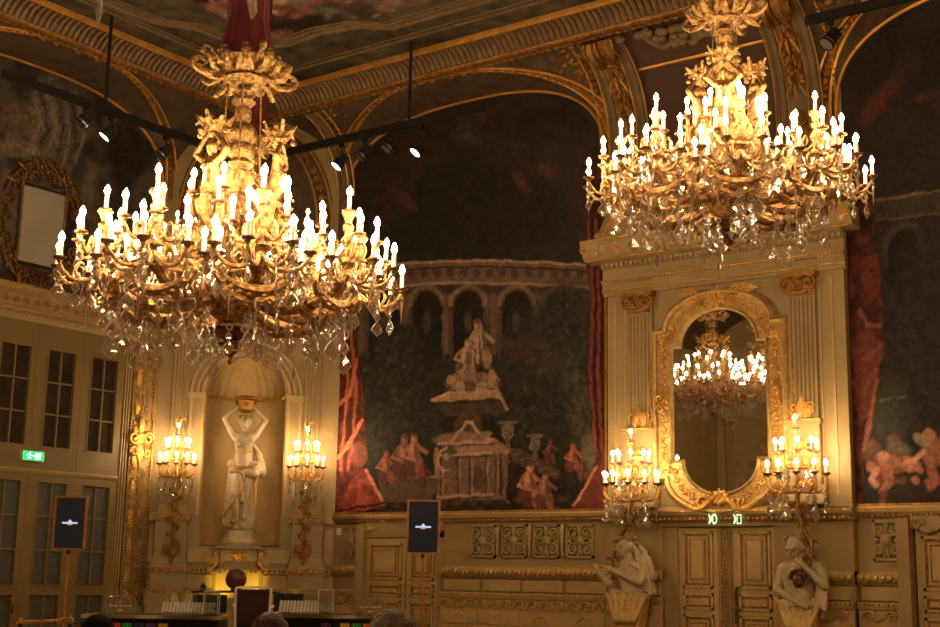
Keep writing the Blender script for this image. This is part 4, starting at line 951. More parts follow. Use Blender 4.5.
# mirror
MZ = 5.1
t = thing('wall_mirror', 'tall arched mirror in a wide carved gilt frame between the pilasters', 'mirror', (AX, D-.25, MZ))
def outline(o, n=16):
    hw = 1.08+o; at, ab = .88+o*.9, .84+o*.95; zt, zb = 1.20+o*.95, -1.22-o*.95; ht, hb = .74+o*.0, .70; L = []
    z1 = zt; L += [(-hw, zb), (-hw, 0), (-hw, z1)]
    L += [(-at, z1)]; L += [(-at*cos(pi*k/n), z1+.02+(ht+(0 if o < .01 else 0))*sin(pi*k/n)) for k in range(0, n+1)]; L += [(at, z1)]
    L += [(hw, z1), (hw, 0), (hw, zb), (ab, zb)]; L += [(ab*cos(pi*k/n), zb-.02-hb*sin(pi*k/n)) for k in range(0, n+1)]; L += [(-ab, zb)]
    return L
g = MB(); pl = outline(.0); n0 = len(pl); g.add([(x, -.06, z) for x, z in pl] + [(0, -.06, 0)], [(i, (i+1) % n0, n0) for i in range(n0)]); g.obj('mirror_glass', 'mirror', t, smooth=False)
bv = MB(); bv.tube([(x, -.085, z) for x, z in outline(.0)], .018, 4, closed=True); bv.obj('bevelled_edge', 'stone', t)
fr = MB(); prof = [(-.02, .05), (-.0, .12), (.03, .15), (.05, .10), (.05, .08), (.34, .11), (.35, .18), (.40, .21), (.44, .17), (.48, .10), (.50, 0)]
fr.grid([[(x, -d, z) for x, z in outline(o)] + [(outline(o)[0][0], -d, outline(o)[0][1])] for o, d in prof]); fr.obj('frame', 'goldp', t)
rl = MB(); ol = outline(.2); ol = ol + ol[:1]; random.seed(5); acc = 0; k = 0
for (p, q) in zip(ol[:-1], ol[1:]):
    L = math.hypot(q[0]-p[0], q[1]-p[1]); st_ = .17
    while acc < L:
        x = p[0]+(q[0]-p[0])*acc/L; z = p[1]+(q[1]-p[1])*acc/L; a_ = math.atan2(q[1]-p[1], q[0]-p[0]); k += 1
        rl.tube(spiral(x, z, .085, 1.2, a_+(pi if k % 2 else 0), (-1)**k, 8, .1), .018, 4); leaf(rl, x, z, a_+(-1)**k*.9, .17, .03, .1); acc += st_
    acc -= L
for x, z in ((-1.26, 1.3), (1.26, 1.3), (-1.26, -1.3), (1.26, -1.3), (-1.26, .0), (1.26, 0)): rosette(rl, x, z, .15, .12, 7)
rl.obj('frame_relief', 'gold', t)
c_ = MB(); rosette(c_, 0, 2.22, .28, .15, 9); lo = MB(); rosette(lo, 0, -2.02, .2, .16, 8)
for s in (-1, 1):
    c_.tube(spiral(s*.45, 2.28, .16, 1.3, 0, s, d=.16), .04, 6); leaf(c_, s*.2, 2.25, pi/2-s*1.2, .8, .1, .12, -s*.8); leaf(c_, s*.3, 2.2, -s*.0 if s > 0 else pi, .6, .08, .14)
    lo.tube([(s*.1, -.14, -2.0), (s*.5, -.16, -2.25), (s*.95, -.12, -2.05), (s*1.3, -.08, -1.75)], [.08, .07, .05, .03], 6)
    lo.tube(spiral(s*.38, -2.12, .15, 1.2, 0, -s, d=.16), .04, 6)
    sd = MB()
    sd.tube([(s*1.56, -.06, 1.0), (s*1.64, -.08, .3), (s*1.55, -.08, -.3)], [.02, .05, .03], 5); sd.tube(spiral(s*1.52, -.42, .12, 1.3, pi/2, -s, d=.1), .035, 6); sd.tube([(s*1.64, -.08, -.5), (s*1.62, -.08, -1.4)], .04, 5)
    sd.tube(spiral(s*1.34, .12, .1, 1.2, 0, s, d=.2), .03, 5); sd.tube(spiral(s*1.34, -.12, .1, 1.2, pi, s, d=.2), .03, 5)
    sd.obj('side_scroll', 'gold', t)
c_.obj('crest_scrolls', 'gold', t); lo.obj('lower_scrolls', 'gold', t)
# door under the mirror
d4 = struct('door_4', (0, D, 0)); d4['label'] = 'panelled cream double door below the mirror between the two herms'
for u0_, u1_ in ((-13.28, -12.42), (-12.02, -11.14)):
    MB().box(u0_-.02, u1_+.02, -.14, -.10, 0, 2.48).obj('door_leaf', 'cream2', d4, smooth=False)
    panel(d4, u0_+.09, u1_-.09, 1.24, 2.40, .14); panel(d4, u0_+.09, u1_-.09, .80, 1.14, .14, inner=False); panel(d4, u0_+.09, u1_-.09, .12, .70, .14)
a = MB(); a.box(-13.62, -13.3, -.2, 0, 0, 2.50); a.box(-11.12, -10.8, -.2, 0, 0, 2.50); a.box(-12.42, -12.02, -.12, 0, 0, 2.50); a.tube([(-12.22, -.14, 0), (-12.22, -.14, 2.48)], .05, 6); a.obj('door_frame', 'cream', d4, smooth=False)
g = MB(); beads(g, .1, 2.48, -12.22, .03, .2, .09, vertical=True); g.box(-12.34, -12.32, -.14, -.12, 0, 2.48); g.box(-12.12, -12.10, -.14, -.12, 0, 2.48); g.obj('door_beading', 'golddk', d4)
h = MB(); h.box(-12.0+.0, -11.97, -.2, -.14, .5, 1.28); h.tube([(-11.985, -.2, .55), (-11.985, -.26, .6), (-11.985, -.26, 1.15), (-11.985, -.2, 1.2)], .015, 5); h.obj('door_handle', 'bronze', d4)
for i, px_ in enumerate((712, 737)):
    p = at_y(px_, 519, D-.45); t = thing('lit_symbol_sign', ('pair of pale lit bracket and round symbols over the left door leaf', 'pair of pale lit bracket and square symbols over the right door leaf')[i], 'sign', (p.x, D-.445, p.z)); t.scale = (.62, 1, 1.0)
    b = MB(); b.tube([(-.13, 0, .09), (-.08, 0, .04), (-.06, 0, 0), (-.08, 0, -.04), (-.12, 0, -.09)], [.02, .03, .035, .035, .03], 5, .3, nrm=(0, 1, 0)); b.obj('bracket_symbol', 'glyph', t)
    b = MB()
    if i == 0: b.tube([(.08+.085*cos(2*pi*k/14), 0, .09*sin(2*pi*k/14)) for k in range(14)], .022, 4, .4, nrm=(0, 1, 0), closed=True); b.box(-.015, .03, -.012, .012, -.06, .07)
    else: b.tube([(.0, 0, -.09), (.0, 0, .09), (.14, 0, .075), (.14, 0, -.085)], .022, 4, .4, nrm=(0, 1, 0), closed=True)
    b.obj('closed_symbol', 'glyph', t)
# ================================================================== STATUES
def cwp(u, y, z): return CC + Matrix.Rotation(pi/4, 3, 'Z') @ Vector((u, y, z))
t = thing('plinth_block', 'gilt-cornered cream plinth under the niche statue, lit yellow', 'plinth', cwp(0, 0, 0), pi/4)
a = MB(); a.box(-.62, .62, -.62, .3, 0, .72); a.box(-.66, .66, -.68, .3, .64, .74); a.box(-.52, .52, -.5, .3, .74, 1.40); a.box(-.6, .6, -.6, .3, 1.34, 1.46); a.box(-.46, .46, -.44, .35, 1.46, 1.96)
a.box(-.56, .56, -.52, .4, 1.96, 2.04); a.obj('plinth_body', 'cream', t, smooth=False)
a = MB(); a.lathe([(.01, 2.04), (.42, 2.04), (.44, 2.12), (.40, 2.2), (.36, 2.24), (.34, 2.42), (.01, 2.42)], 20, (0, .02, 0)); a.obj('round_base', 'stone', t)
g = MB()
for s in (-1, 1):
    g.tube([(s*.5, -.46, 1.92), (s*.58, -.5, 1.78), (s*.52, -.5, 1.62), (s*.62, -.54, 1.5), (s*.7, -.54, 1.42), (s*.62, -.56, 1.36)], [.04, .07, .05, .07, .09, .05], 7); leaf(g, s*.56, 1.5, pi/2, .4, .1, .52, 0)
    g.tube(spiral(s*.14, 1.75, .09, 1.3, 0, s, d=.46), .02, 5)
rosette(g, 0, 1.8, .1, .45); g.tube([(-.2, -.46, 1.86), (0, -.47, 1.82), (.2, -.46, 1.86)], .018, 5); beads(g, -.6, .6, 1.4, .04, .6, .1); g.obj('gilded_ornament', 'gold', t)

t = thing('caryatid_statue', 'white statue of a draped woman lifting a basket of fruit overhead in the niche', 'statue', cwp(0, .02, 2.42), pi/4)
b = MB()
b.cap((-.02, 0, 1.62), (0, .0, 1.95), .27, .22); b.cap((0, 0, 1.95), (0, .0, 2.25), .22, .25); b.cap((-.2, 0, 2.38), (.2, 0, 2.38), .13, .13); b.cap((0, .02, 2.3), (0, 0, 2.58), .13, .09)
for s in (-1, 1): b.ell((s*.13, -.17, 2.17), (.12, .12, .12), 10, 7)
head(b, (0, -.03, 2.74), .19, 0, -.15)
for s in (-1, 1):
    b.cap((s*.26, 0, 2.40), (s*.52, -.02, 2.82), .105, .075); b.cap((s*.52, -.02, 2.82), (s*.22, -.06, 3.12), .075, .05); hand(b, (s*.22, -.06, 3.12), (-s*.4, 0, 1), (0, -1, 0), .16)
b.cap((.12, 0, 1.55), (.13, -.06, .85), .19, .13); b.cap((.13, -.06, .85), (.1, .02, .15), .12, .07); b.cap((-.12, 0, 1.55), (-.17, -.2, .9), .19, .13); b.cap((-.17, -.2, .9), (-.1, -.1, .12), .12, .065)
for x, y in ((.1, 0), (-.1, -.12)): b.cap((x, y, .07), (x*1.2, y-.22, .05), .07, .05)
blob(b, 'body', 'stone', .018, 2, t)
b = MB(); rng = random.Random(2)
b.cap((-.28, -.06, 1.66), (.3, -.08, 1.6), .13, .15); b.cap((-.26, -.12, 1.5), (.3, -.14, 1.42), .1, .12)
for k in range(11):
    x0 = -.28+.055*k; x1 = -.30+.055*k+rng.uniform(-.05, .05); yb = -.16+.03*abs(k-5)
    b.cap((x0, yb, 1.62), (x1, yb+.02-.05*(k % 2), .75 if 3 < k < 7 else .25+.06*(k % 3)), .04, .042+.02*(k % 2))
b.cap((-.26, .1, 1.5), (-.33, .05, .1), .12, .13); b.cap((.0, .15, 1.5), (.1, .15, .1), .25, .28); b.cap((.26, .02, 1.55), (.26, .07, .3), .12, .12)
b.cap((.3, 0, 2.05), (.44, .0, 1.7), .06, .12); b.cap((.44, 0, 1.7), (.5, -.03, 1.45), .12, .1); b.cap((.48, -.05, 1.5), (.25, -.14, 1.5), .1, .08); b.cap((.2, -.1, 2.2), (.42, .0, 1.9), .04, .07)
blob(b, 'drapery', 'stone', .022, 1, t)
g = MB()
g.tube([(-.3, -.23, 1.66), (-.1, -.3, 1.60), (.1, -.3, 1.58), (.36, -.22, 1.66)], .025, 5); g.tube([(-.2, -.3, 1.5), (.02, -.32, 1.38), (.05, -.3, 1.1)], .03, 5); g.tube([(-.42, -.12, .3), (-.3, -.24, .6), (-.05, -.28, .9), (.02, -.3, 1.2)], .03, 5)
g.tube([(.4, -.12, 1.38), (.3, -.2, 1.1), (.33, -.12, .6)], .028, 5); g.tube([(-.25, -.2, 1.98), (0, -.27, 1.93), (.22, -.22, 2.0)], .02, 5); g.tube([(-.45, -.1, .15), (-.2, -.2, .1), (-.05, -.2, .25)], .03, 5)
g.obj('gilded_hems', 'gold', t)
g = MB(); g.lathe([(.1, 3.0), (.2, 3.06), (.24, 3.18), (.28, 3.28), (.26, 3.32), (.01, 3.3)], 16, flute=8, amp=.06)
for k in range(26): a_ = k*2.4; r_ = .25*sqrt((k+1)/26); g.ell((r_*cos(a_), r_*sin(a_), 3.34+.06*(1-r_*3)), (.06, .06, .055), 6, 4)
g.obj('fruit_basket', 'golddk', t)
g = MB()
for k in range(16): a_ = pi*k/15; g.ell((.17*cos(a_), .03+.1*sin(a_), 2.84+.05*sin(a_)), (.06, .07, .07), 6, 4)
g.obj('hair', 'stone', t)

def herm(px_u, side):
    L = side < 0
    t = thing('herm_statue', ('veiled plaster herm turning left to hold a candelabrum stem, left of the door' if L else
              'plaster herm with bowed head and folded arms, holding a mask, right of the door'), 'statue', (px_u, D-.78, 0)); t.scale = (1.16, 1.1, 1.0)
    b = MB(); fx = -1 if L else 1
    b.cap((0, .05, .95), (0, .02, 1.22), .27, .22); b.cap((0, .02, 1.22), (0, 0, 1.52), .22, .25); b.cap((-.25, 0, 1.68), (.25, .02, 1.68), .12, .12); b.cap((0, 0, 1.6), (-.02 if L else .0, -.04, 1.9), .12, .09)
    for s in (-1, 1): b.ell((s*.13, -.17, 1.50), (.12, .1, .12), 10, 7)
    if L:
        head(b, (-.04, -.08, 2.07), .19, -.7, .15)
        b.cap((-.3, 0, 1.66), (-.34, -.22, 1.30), .105, .085); b.cap((-.34, -.22, 1.30), (-.50, -.34, 1.55), .08, .05); hand(b, (-.50, -.34, 1.55), (-.4, -.2, .8), (0, -1, 0), .17)
        b.cap((.32, 0, 1.64), (.3, -.26, 1.34), .11, .09); b.cap((.3, -.26, 1.34), (-.28, -.36, 1.62), .085, .055); hand(b, (-.28, -.36, 1.62), (-1, 0, .3), (0, 0, 1), .17)
    else:
        head(b, (-.05, -.12, 2.06), .2, -.25, .45)
        b.cap((-.32, 0, 1.64), (-.38, -.12, 1.24), .115, .09); b.cap((-.38, -.12, 1.24), (.08, -.36, 1.0), .09, .055); hand(b, (.08, -.36, 1.0), (1, 0, -.4), (0, -1, 0), .18)
        b.cap((.32, 0, 1.64), (.46, -.2, 1.34), .115, .09); b.cap((.46, -.2, 1.34), (.14, -.32, 1.72), .085, .055); hand(b, (.14, -.32, 1.72), (-.7, 0, .6), (0, -1, 0), .18)
    blob(b, 'torso', 'stonedk', .018, 2, t)
    d = MB(); rng = random.Random(5)
    if L:
        for k in range(6): d.cap((.02+.05*k, .1-.02*k, 2.22-.05*k), (.30+.03*k, .02, 1.62-.1*k), .06, .06)
        d.cap((.3, .05, 1.8), (.42, .0, 1.45), .1, .1); d.cap((.42, 0, 1.5), (.2, .05, 1.1), .1, .12); d.cap((.1, -.15, 1.72), (.36, -.1, 1.5), .05, .07)
        for k in range(8): d.cap((-.24+.03*k, -.22, 1.62-.07*k), (.32, -.16+.01*k, 1.42-.07*k), .022, .034)
        for k in range(6): d.cap((.12+.05*k, -.1-.02*(k % 2), 2.12-.07*k), (.26+.045*k, -.14, 1.25-.03*k), .022, .032)
        for k in range(4): d.cap((-.3, -.2, 1.16-.05*k), (.32, -.22, 1.10-.05*k), .03, .035)
    else:
        for k in range(6): d.cap((.15+.03*k, .05, 1.75), (.42-.02*k, -.1+.02*k, 1.0-.05*k), .05, .06)
        d.cap((-.3, 0, 1.6), (-.4, .02, .9), .08, .1)
        for k in range(7): d.cap((-.26+.06*k, -.22, 1.58-.04*k), (-.12+.06*k, -.27, .95), .022, .032)
        for k in range(5): d.cap((.34+.03*k, -.1, 1.6-.05*k), (.30+.04*k, -.2, 1.0-.03*k), .025, .035)
    blob(d, 'upper_drapery', 'stonedk', .016, 1, t)
    d = MB()
    for k in range(10):
        a0 = -.42+.09*k; d.cap((a0*.9, -.22+.1*abs(a0), 1.08-.08*(k % 2)), (a0*.25+(.12 if k % 2 else -.05), -.3, .55), .05, .055); d.cap((a0*.8, -.2, 1.0), (a0*.55, -.2, .3), .06, .05)
    d.cap((0, .05, .98), (0, .05, .0), .32, .2); d.cap((-.34, -.05, 1.02), (.34, -.07, 1.04), .09, .09)
    blob(d, 'lower_drapery', 'drape', .022, 1, t)
    h = MB(); hx = -.04 if L else -.05
    for k in range(22): a_ = k*2.39; e = k/22; rr_ = sqrt(max(0, 1-(1-e)**2)); yy_ = sin(a_); h.ell((hx+.17*rr_*cos(a_), -.04+.17*rr_*max(yy_, -.62), 2.29-.17*e*(1 if yy_ > -.3 else .45)), (.07, .075, .065), 6, 4)
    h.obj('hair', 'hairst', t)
    if not L:
        mk = MB(); mk.ell((.1, -.42, 1.42), (.10, .09, .14), 10, 7); mk.ell((.1, -.51, 1.42), (.025, .035, .035), 6, 4); mk.tube([(.05, -.50, 1.35), (.15, -.50, 1.35)], .012, 5)
        for k in range(9): a_ = pi*k/8; mk.ell((.1+.13*cos(a_), -.42, 1.48+.13*sin(a_)), (.045, .06, .045), 6, 4)
        mk.obj('held_mask', 'bronze', t)
    return t
herm(-14.10, -1); herm(-10.33, 1)

# ================================================================== CANDLES AND CRYSTALS
def candle_meshes(r, h, bm):
    c = MB(); c.lathe([(r*1.3, 0), (r*1.3, .02), (r, .03), (r, h), (r*.5, h+.008)], 8); b = MB()
    b.lathe([(.004, h), (r*.85, h+.012), (r*1.4, h+.042), (r*1.1, h+.07), (.003, h+.105)], 8)
    p = MB(); p.lathe([(.006, -.05), (r*1.2, -.035), (r*1.6, -.012), (r*3.0, .0), (r*3.2, .014), (r*2.6, .010), (.004, .004)], 10)
    return c.mesh('candle', 'candle'), b.mesh('bulb', bm), p.mesh('drip_pan', 'bronze')
CM, BM_, DM = candle_meshes(.021, .155, 'bulb')
RIM = MB()
def facet(mb, z, w_, h_, d_):       # pointed cut-glass plate with ground edges, top at z
    v = [(0, 0, z), (w_*.7, 0, z-h_*.35), (w_, 0, z-h_*.62), (0, 0, z-h_), (-w_, 0, z-h_*.62), (-w_*.7, 0, z-h_*.35), (0, -d_, z-h_*.55), (0, d_, z-h_*.55)]
    mb.add(v, [(i, (i+1) % 6, 6) for i in range(6)] + [((i+1) % 6, i, 7) for i in range(6)])
    RIM.tube(v[:6], .0045, 4, closed=True)
def bead_(mb, z, r): RIM.add([(0, 0, z+r), (0, 0, z-r)] + [(r*cos(k*pi/3), r*sin(k*pi/3), z+r*.35*(-1)**k) for k in range(6)], [(0, 2+k, 2+(k+1) % 6) for k in range(6)] + [(1, 2+(k+1) % 6, 2+k) for k in range(6)])
def pend(kind):
    global RIM
    m_ = MB(); RIM = MB()
    if kind == 0: bead_(m_, -.03, .022); bead_(m_, -.075, .018); facet(m_, -.09, .04, .14, .014)
    if kind == 1:
        for k in range(8): a_ = k*pi/4; RIM.ell((.028*cos(a_), 0, -.05+.028*sin(a_)), (.012, .012, .012), 5, 3)
        facet(m_, -.095, .034, .10, .014); facet(m_, -.19, .06, .14, .02)
    if kind == 2: bead_(m_, -.02, .018); RIM.add([(0, 0, -.04), (.012, 0, -.07), (0, .012, -.07), (-.012, 0, -.07), (0, -.012, -.07), (0, 0, -.26)], [(0, 1, 2), (0, 2, 3), (0, 3, 4), (0, 4, 1), (5, 2, 1), (5, 3, 2), (5, 4, 3), (5, 1, 4)])
    if kind == 3: facet(m_, 0, .045, .11, .016); bead_(m_, -.13, .02); facet(m_, -.15, .062, .15, .022)
    n = len(m_.f); m_.add(RIM.v, RIM.f); me = m_.mesh('crystal_pendant', 'crystal', False); me.materials.append(M['crim'])
    for k in range(n, len(me.polygons)): me.polygons[k].material_index = 1
    return me
PEN = [pend(k) for k in range(4)]

# ================================================================== CHANDELIER
def R3(r, a, z): return (r*cos(a), r*sin(a), z)
# putto figure with raised arms under a flower bunch (facing -y)
b = MB()
b.cap((0, 0, .12), (0, 0, .30), .09, .085); b.cap((-.09, 0, .37), (.09, 0, .37), .05, .05); b.cap((0, 0, .36), (0, -.01, .44), .045, .035); b.cap((0, 0, 0), (0, 0, .12), .06, .1)
for s in (-1, 1):
    b.ell((s*.045, -.07, .31), (.04, .04, .04), 8, 5); b.cap((s*.11, 0, .38), (s*.21, -.03, .46), .042, .034); b.cap((s*.21, -.03, .46), (s*.08, -.03, .61), .034, .024); b.cap((s*.08, -.03, .61), (s*.03, -.03, .65), .026, .02)
    b.cap((s*.06, 0, .08), (s*.16, .06, .0), .07, .04)
head(b, (0, -.02, .50), .068, 0, -.1)
FIG = blob(b, 'figure', 'goldc', .014, 2, bake=True)
b = MB(); rng = random.Random(8)
for k in range(34):
    a_ = k*2.4; e = rng.random(); r_ = .04+.15*rng.random(); z = .63+.16*rng.random()
    b.ell((r_*cos(a_), r_*sin(a_)*.8, z), (.035, .035, .03), 6, 4)
for k in range(14):
    a_ = k*.45; b.tube([(.06*cos(a_), .06*sin(a_), .66), (.14*cos(a_), .12*sin(a_), .75), (.2*cos(a_), .17*sin(a_), .72+.06*(k % 3))], [.02, .035, .018], 5, .5)
FLO = b.mesh('flower_bunch', 'goldc')
b = MB()
b.tube([(0, .02, .04), (0, -.06, -.10), (0, .02, -.22), (0, .10, -.36), (0, .0, -.55), (0, -.1, -.62)], [.07, .10, .09, .08, .07, .05], 8)
for s in (-1, 1):
    b.tube([(s*.05, 0, 0), (s*.2, .0, -.05), (s*.26, 0, -.2), (s*.18, 0, -.3), (s*.1, 0, -.22)], [.05, .05, .045, .035, .02], 6)
    b.tube([(s*.04, 0, -.3), (s*.17, 0, -.42), (s*.18, 0, -.55), (s*.09, 0, -.6)], [.05, .045, .035, .02], 6)
BRK = b.mesh('scroll_bracket', 'goldc')
# main arm (in the +x, z plane)
def armmesh():
    b = MB()
    b.tube([(.10, 0, .78), (.30, 0, .62), (.55, 0, .53), (.82, 0, .52), (1.06, 0, .60), (1.22, 0, .74), (NR, 0, .86)], [.045, .06, .065, .06, .05, .04, .03], 8)
    b.tube([(.58, 0, .54), (.70, 0, .70), (.62, 0, .86), (.46, 0, .88), (.38, 0, .78), (.46, 0, .70)], [.045, .04, .04, .035, .03, .02], 7)
    b.tube([(.84, 0, .54), (.98, 0, .68), (.93, 0, .82), (.81, 0, .82), (.79, 0, .73)], [.04, .035, .03, .025, .015], 6)
    b.tube([(.2, 0, .9), (.5, 0, 1.05), (.78, 0, .98), (.95, 0, .82), (1.1, 0, .86)], [.03, .04, .04, .035, .02], 6)
    for k, (x, z, a_, L) in enumerate(((.35, .62, -.6, .16), (.55, .54, -.3, .18), (.75, .52, -.1, .18), (.95, .56, .2, .18), (1.12, .64, .6, .18), (.66, .7, 1.2, .18), (.92, .68, 1.4, .16), (1.2, .74, 1.9, .16), (.45, .7, 2.0, .16), (1.26, .84, .9, .16), (.25, .85, 1.2, .24), (.45, 1.0, 1.4, .16), (.7, .96, 1.2, .16))):
        for s in (-1, 0, 1):
            b.tube([(x, s*.02, z), (x+cos(a_)*L*.5, s*.05, z+sin(a_)*L*.5), (x+cos(a_+.5)*L, s*.1, z+sin(a_+.5)*L)], [.015, .03, .006], 5, .4)
    # crescent shells hanging under the node
    for x, z, R_ in ((1.14, .72, .33), (.86, .60, .22)):
        pts = [(x, R_*sin(t_), z-R_*.62*cos(t_)) for t_ in [(-1.3+2.6*k/12) for k in range(13)]]
        b.tube(pts, [.012+.048*sin(pi*k/12) for k in range(13)], 7)
        for s in (-1, 1):
            b.tube([(x, s*R_*.95, z-.16), (x+.02, s*(R_+.06), z-.05), (x, s*R_*.92, z+.04), (x, s*R_*.78, z-.02), (x, s*R_*.84, z-.07)], [.025, .028, .025, .018, .008], 6)
            for k in range(4): t_ = s*(.2+.27*k); b.tube([(x, R_*sin(t_), z-R_*.62*cos(t_)), (x+.05, R_*1.12*sin(t_), z-.03-R_*.7*cos(t_)), (x+.02, R_*1.22*sin(t_), z+.0-R_*.74*cos(t_))], [.02, .026, .006], 5, .5)
    # candelabrum shaft on the node
    b.lathe([(.03, .88), (.09, .90), (.10, .94), (.05, .98), (.035, 1.05), (.06, 1.09), (.07, 1.13), (.04, 1.17), (.03, 1.20), (.05, 1.24), (.06, 1.27), (.03, 1.30), (.05, 1.36), (.08, 1.40), (.03, 1.41)], 8, (NR, 0, 0))
    for (n_, r_, z0_, z1_, off, sp) in LEV:
        for k in range(n_):
            a_ = off + sp*(k-(n_-1)/2); c_, s_ = cos(a_), sin(a_); q = lambda r, z: (NR+r*c_, r*s_, z)
            b.tube([q(.02, z0_), q(r_*.35, z0_-.10), q(r_*.75, z0_-.10), q(r_, z0_+.02), q(r_, z1_-.03)], [.022, .022, .02, .018, .014], 6)
            b.tube([q(r_*.5, z0_-.11), q(r_*.62, z0_-.02), q(r_*.5, z0_+.06), q(r_*.38, z0_), q(r_*.45, z0_-.05)], [.016, .016, .014, .012, .006], 5)
            b.tube([q(r_*.8, z0_-.08), q(r_*.95, z0_-.14), q(r_*1.05, z0_-.04)], [.012, .03, .005], 5, .5)
    return b.mesh('arm', 'golda')
NR = 1.27
LEV = [(6, .44, .80, .86, 0, .92), (4, .28, 1.06, 1.13, 0, 1.35)]
ARM = armmesh()
def node_candles():
    L = [(NR, 0, 1.41)]
    for (n_, r_, z0_, z1_, off, sp) in LEV:
        for k in range(n_): a_ = off + sp*(k-(n_-1)/2); L.append((NR+r_*cos(a_), r_*sin(a_), z1_))
    return L
INNER = [(.50, 1.64, 8, .3), (.84, 1.40, 8, .39)]
def stem():
    b = MB()
    b.lathe([(.004, 0), (.03, .03), (.015, .07), (.05, .10), (.07, .13), (.04, .15), (.12, .19), (.13, .21), (.06, .23), (.10, .26), (.25, .31), (.27, .34), (.14, .36), (.10, .40), (.12, .45)], 20)
    o1 = b
    c = MB()
    c.lathe([(.10, .44), (.20, .52), (.26, .66), (.20, .82), (.13, .9), (.18, 1.0), (.22, 1.12), (.16, 1.25), (.11, 1.35), (.14, 1.5), (.10, 1.62), (.13, 1.72), (.15, 1.78), (.09, 1.84),
             (.11, 1.90), (.145, 1.99), (.14, 2.06), (.06, 2.10), (.10, 2.13), (.13, 2.16), (.09, 2.20), (.08, 2.22), (.13, 2.26), (.145, 2.31), (.12, 2.37), (.07, 2.39)], 20, flute=10, amp=.05)
    c.lathe([(.07, 2.38), (.13, 2.42), (.155, 2.48), (.15, 2.54), (.10, 2.60), (.06, 2.62), (.08, 2.66), (.085, 2.76), (.06, 2.80), (.11, 2.84), (.12, 2.86), (.05, 2.88), (.06, 2.90), (.11, 2.93), (.12, 2.96), (.07, 2.99), (.06, 3.02)], 20, flute=12, amp=.06)
    for k in range(16):
        a_ = 2*pi*k/16
        for (r_, z, L) in ((.2, .55, .3), (.18, .85, .28), (.2, 1.1, .3), (.14, 1.45, .25)):
            r2 = r_+.02*(k % 2); c.tube([R3(r2, a_, z), R3(r2+.09, a_, z+L*.5), R3(r2+.2*(1 if k % 2 else .7), a_, z+L*.75), R3(r2+.22, a_+.05, z+L*.5)], [.03, .04, .03, .01], 5)
    return o1, c
CH_STEM = stem(); ST0 = CH_STEM[0].mesh('bottom_finial', 'bronze'); ST1 = CH_STEM[1].mesh('stem', 'goldc')
b = MB()
b.lathe([(.06, 3.0), (.16, 3.03), (.20, 3.09), (.16, 3.12), (.22, 3.15), (.30, 3.24), (.33, 3.30), (.31, 3.32), (.01, 3.32)], 24, flute=8, amp=.05)
for k in range(8):
    a_ = 2*pi*k/8+.2; f = 1 if k % 2 else .85
    b.tube([R3(.22, a_, 3.17), R3(.34, a_, 3.08), R3(.46*f, a_, 3.10), R3(.52*f, a_, 3.20), R3(.46*f, a_, 3.27), R3(.39*f, a_, 3.22), R3(.42*f, a_, 3.16), R3(.46*f, a_, 3.18)], [.03, .035, .032, .028, .024, .02, .015, .008], 6)
    if k % 2: b.tube([R3(.24, a_, 3.22), R3(.33, a_, 3.28), R3(.42, a_, 3.36), R3(.40, a_, 3.43), R3(.34, a_, 3.41), R3(.34, a_, 3.36)], [.035, .032, .028, .022, .016, .008], 6)
    if k % 2: b.tube([R3(.24, a_+.3, 3.12), R3(.33, a_+.35, 3.02), R3(.38, a_+.4, 2.97), R3(.37, a_+.4, 3.05)], [.02, .026, .024, .008], 5)
    for s in (-1, 1): b.tube([R3(.26, a_+s*.1, 3.12), R3(.36, a_+s*.25, 3.14), R3(.42, a_+s*.3, 3.24)], [.02, .04, .008], 5, .5)
    b.ell(R3(.30, a_+.39, 3.34), (.055, .055, .07), 7, 5); b.ell(R3(.29, a_+.39, 3.42), (.04, .04, .035), 6, 4)
    b.tube([R3(.47*f, a_, 3.22), R3(.54*f, a_, 3.22)], [.02, .006], 5)
CORO = b.mesh('corona', 'goldc')
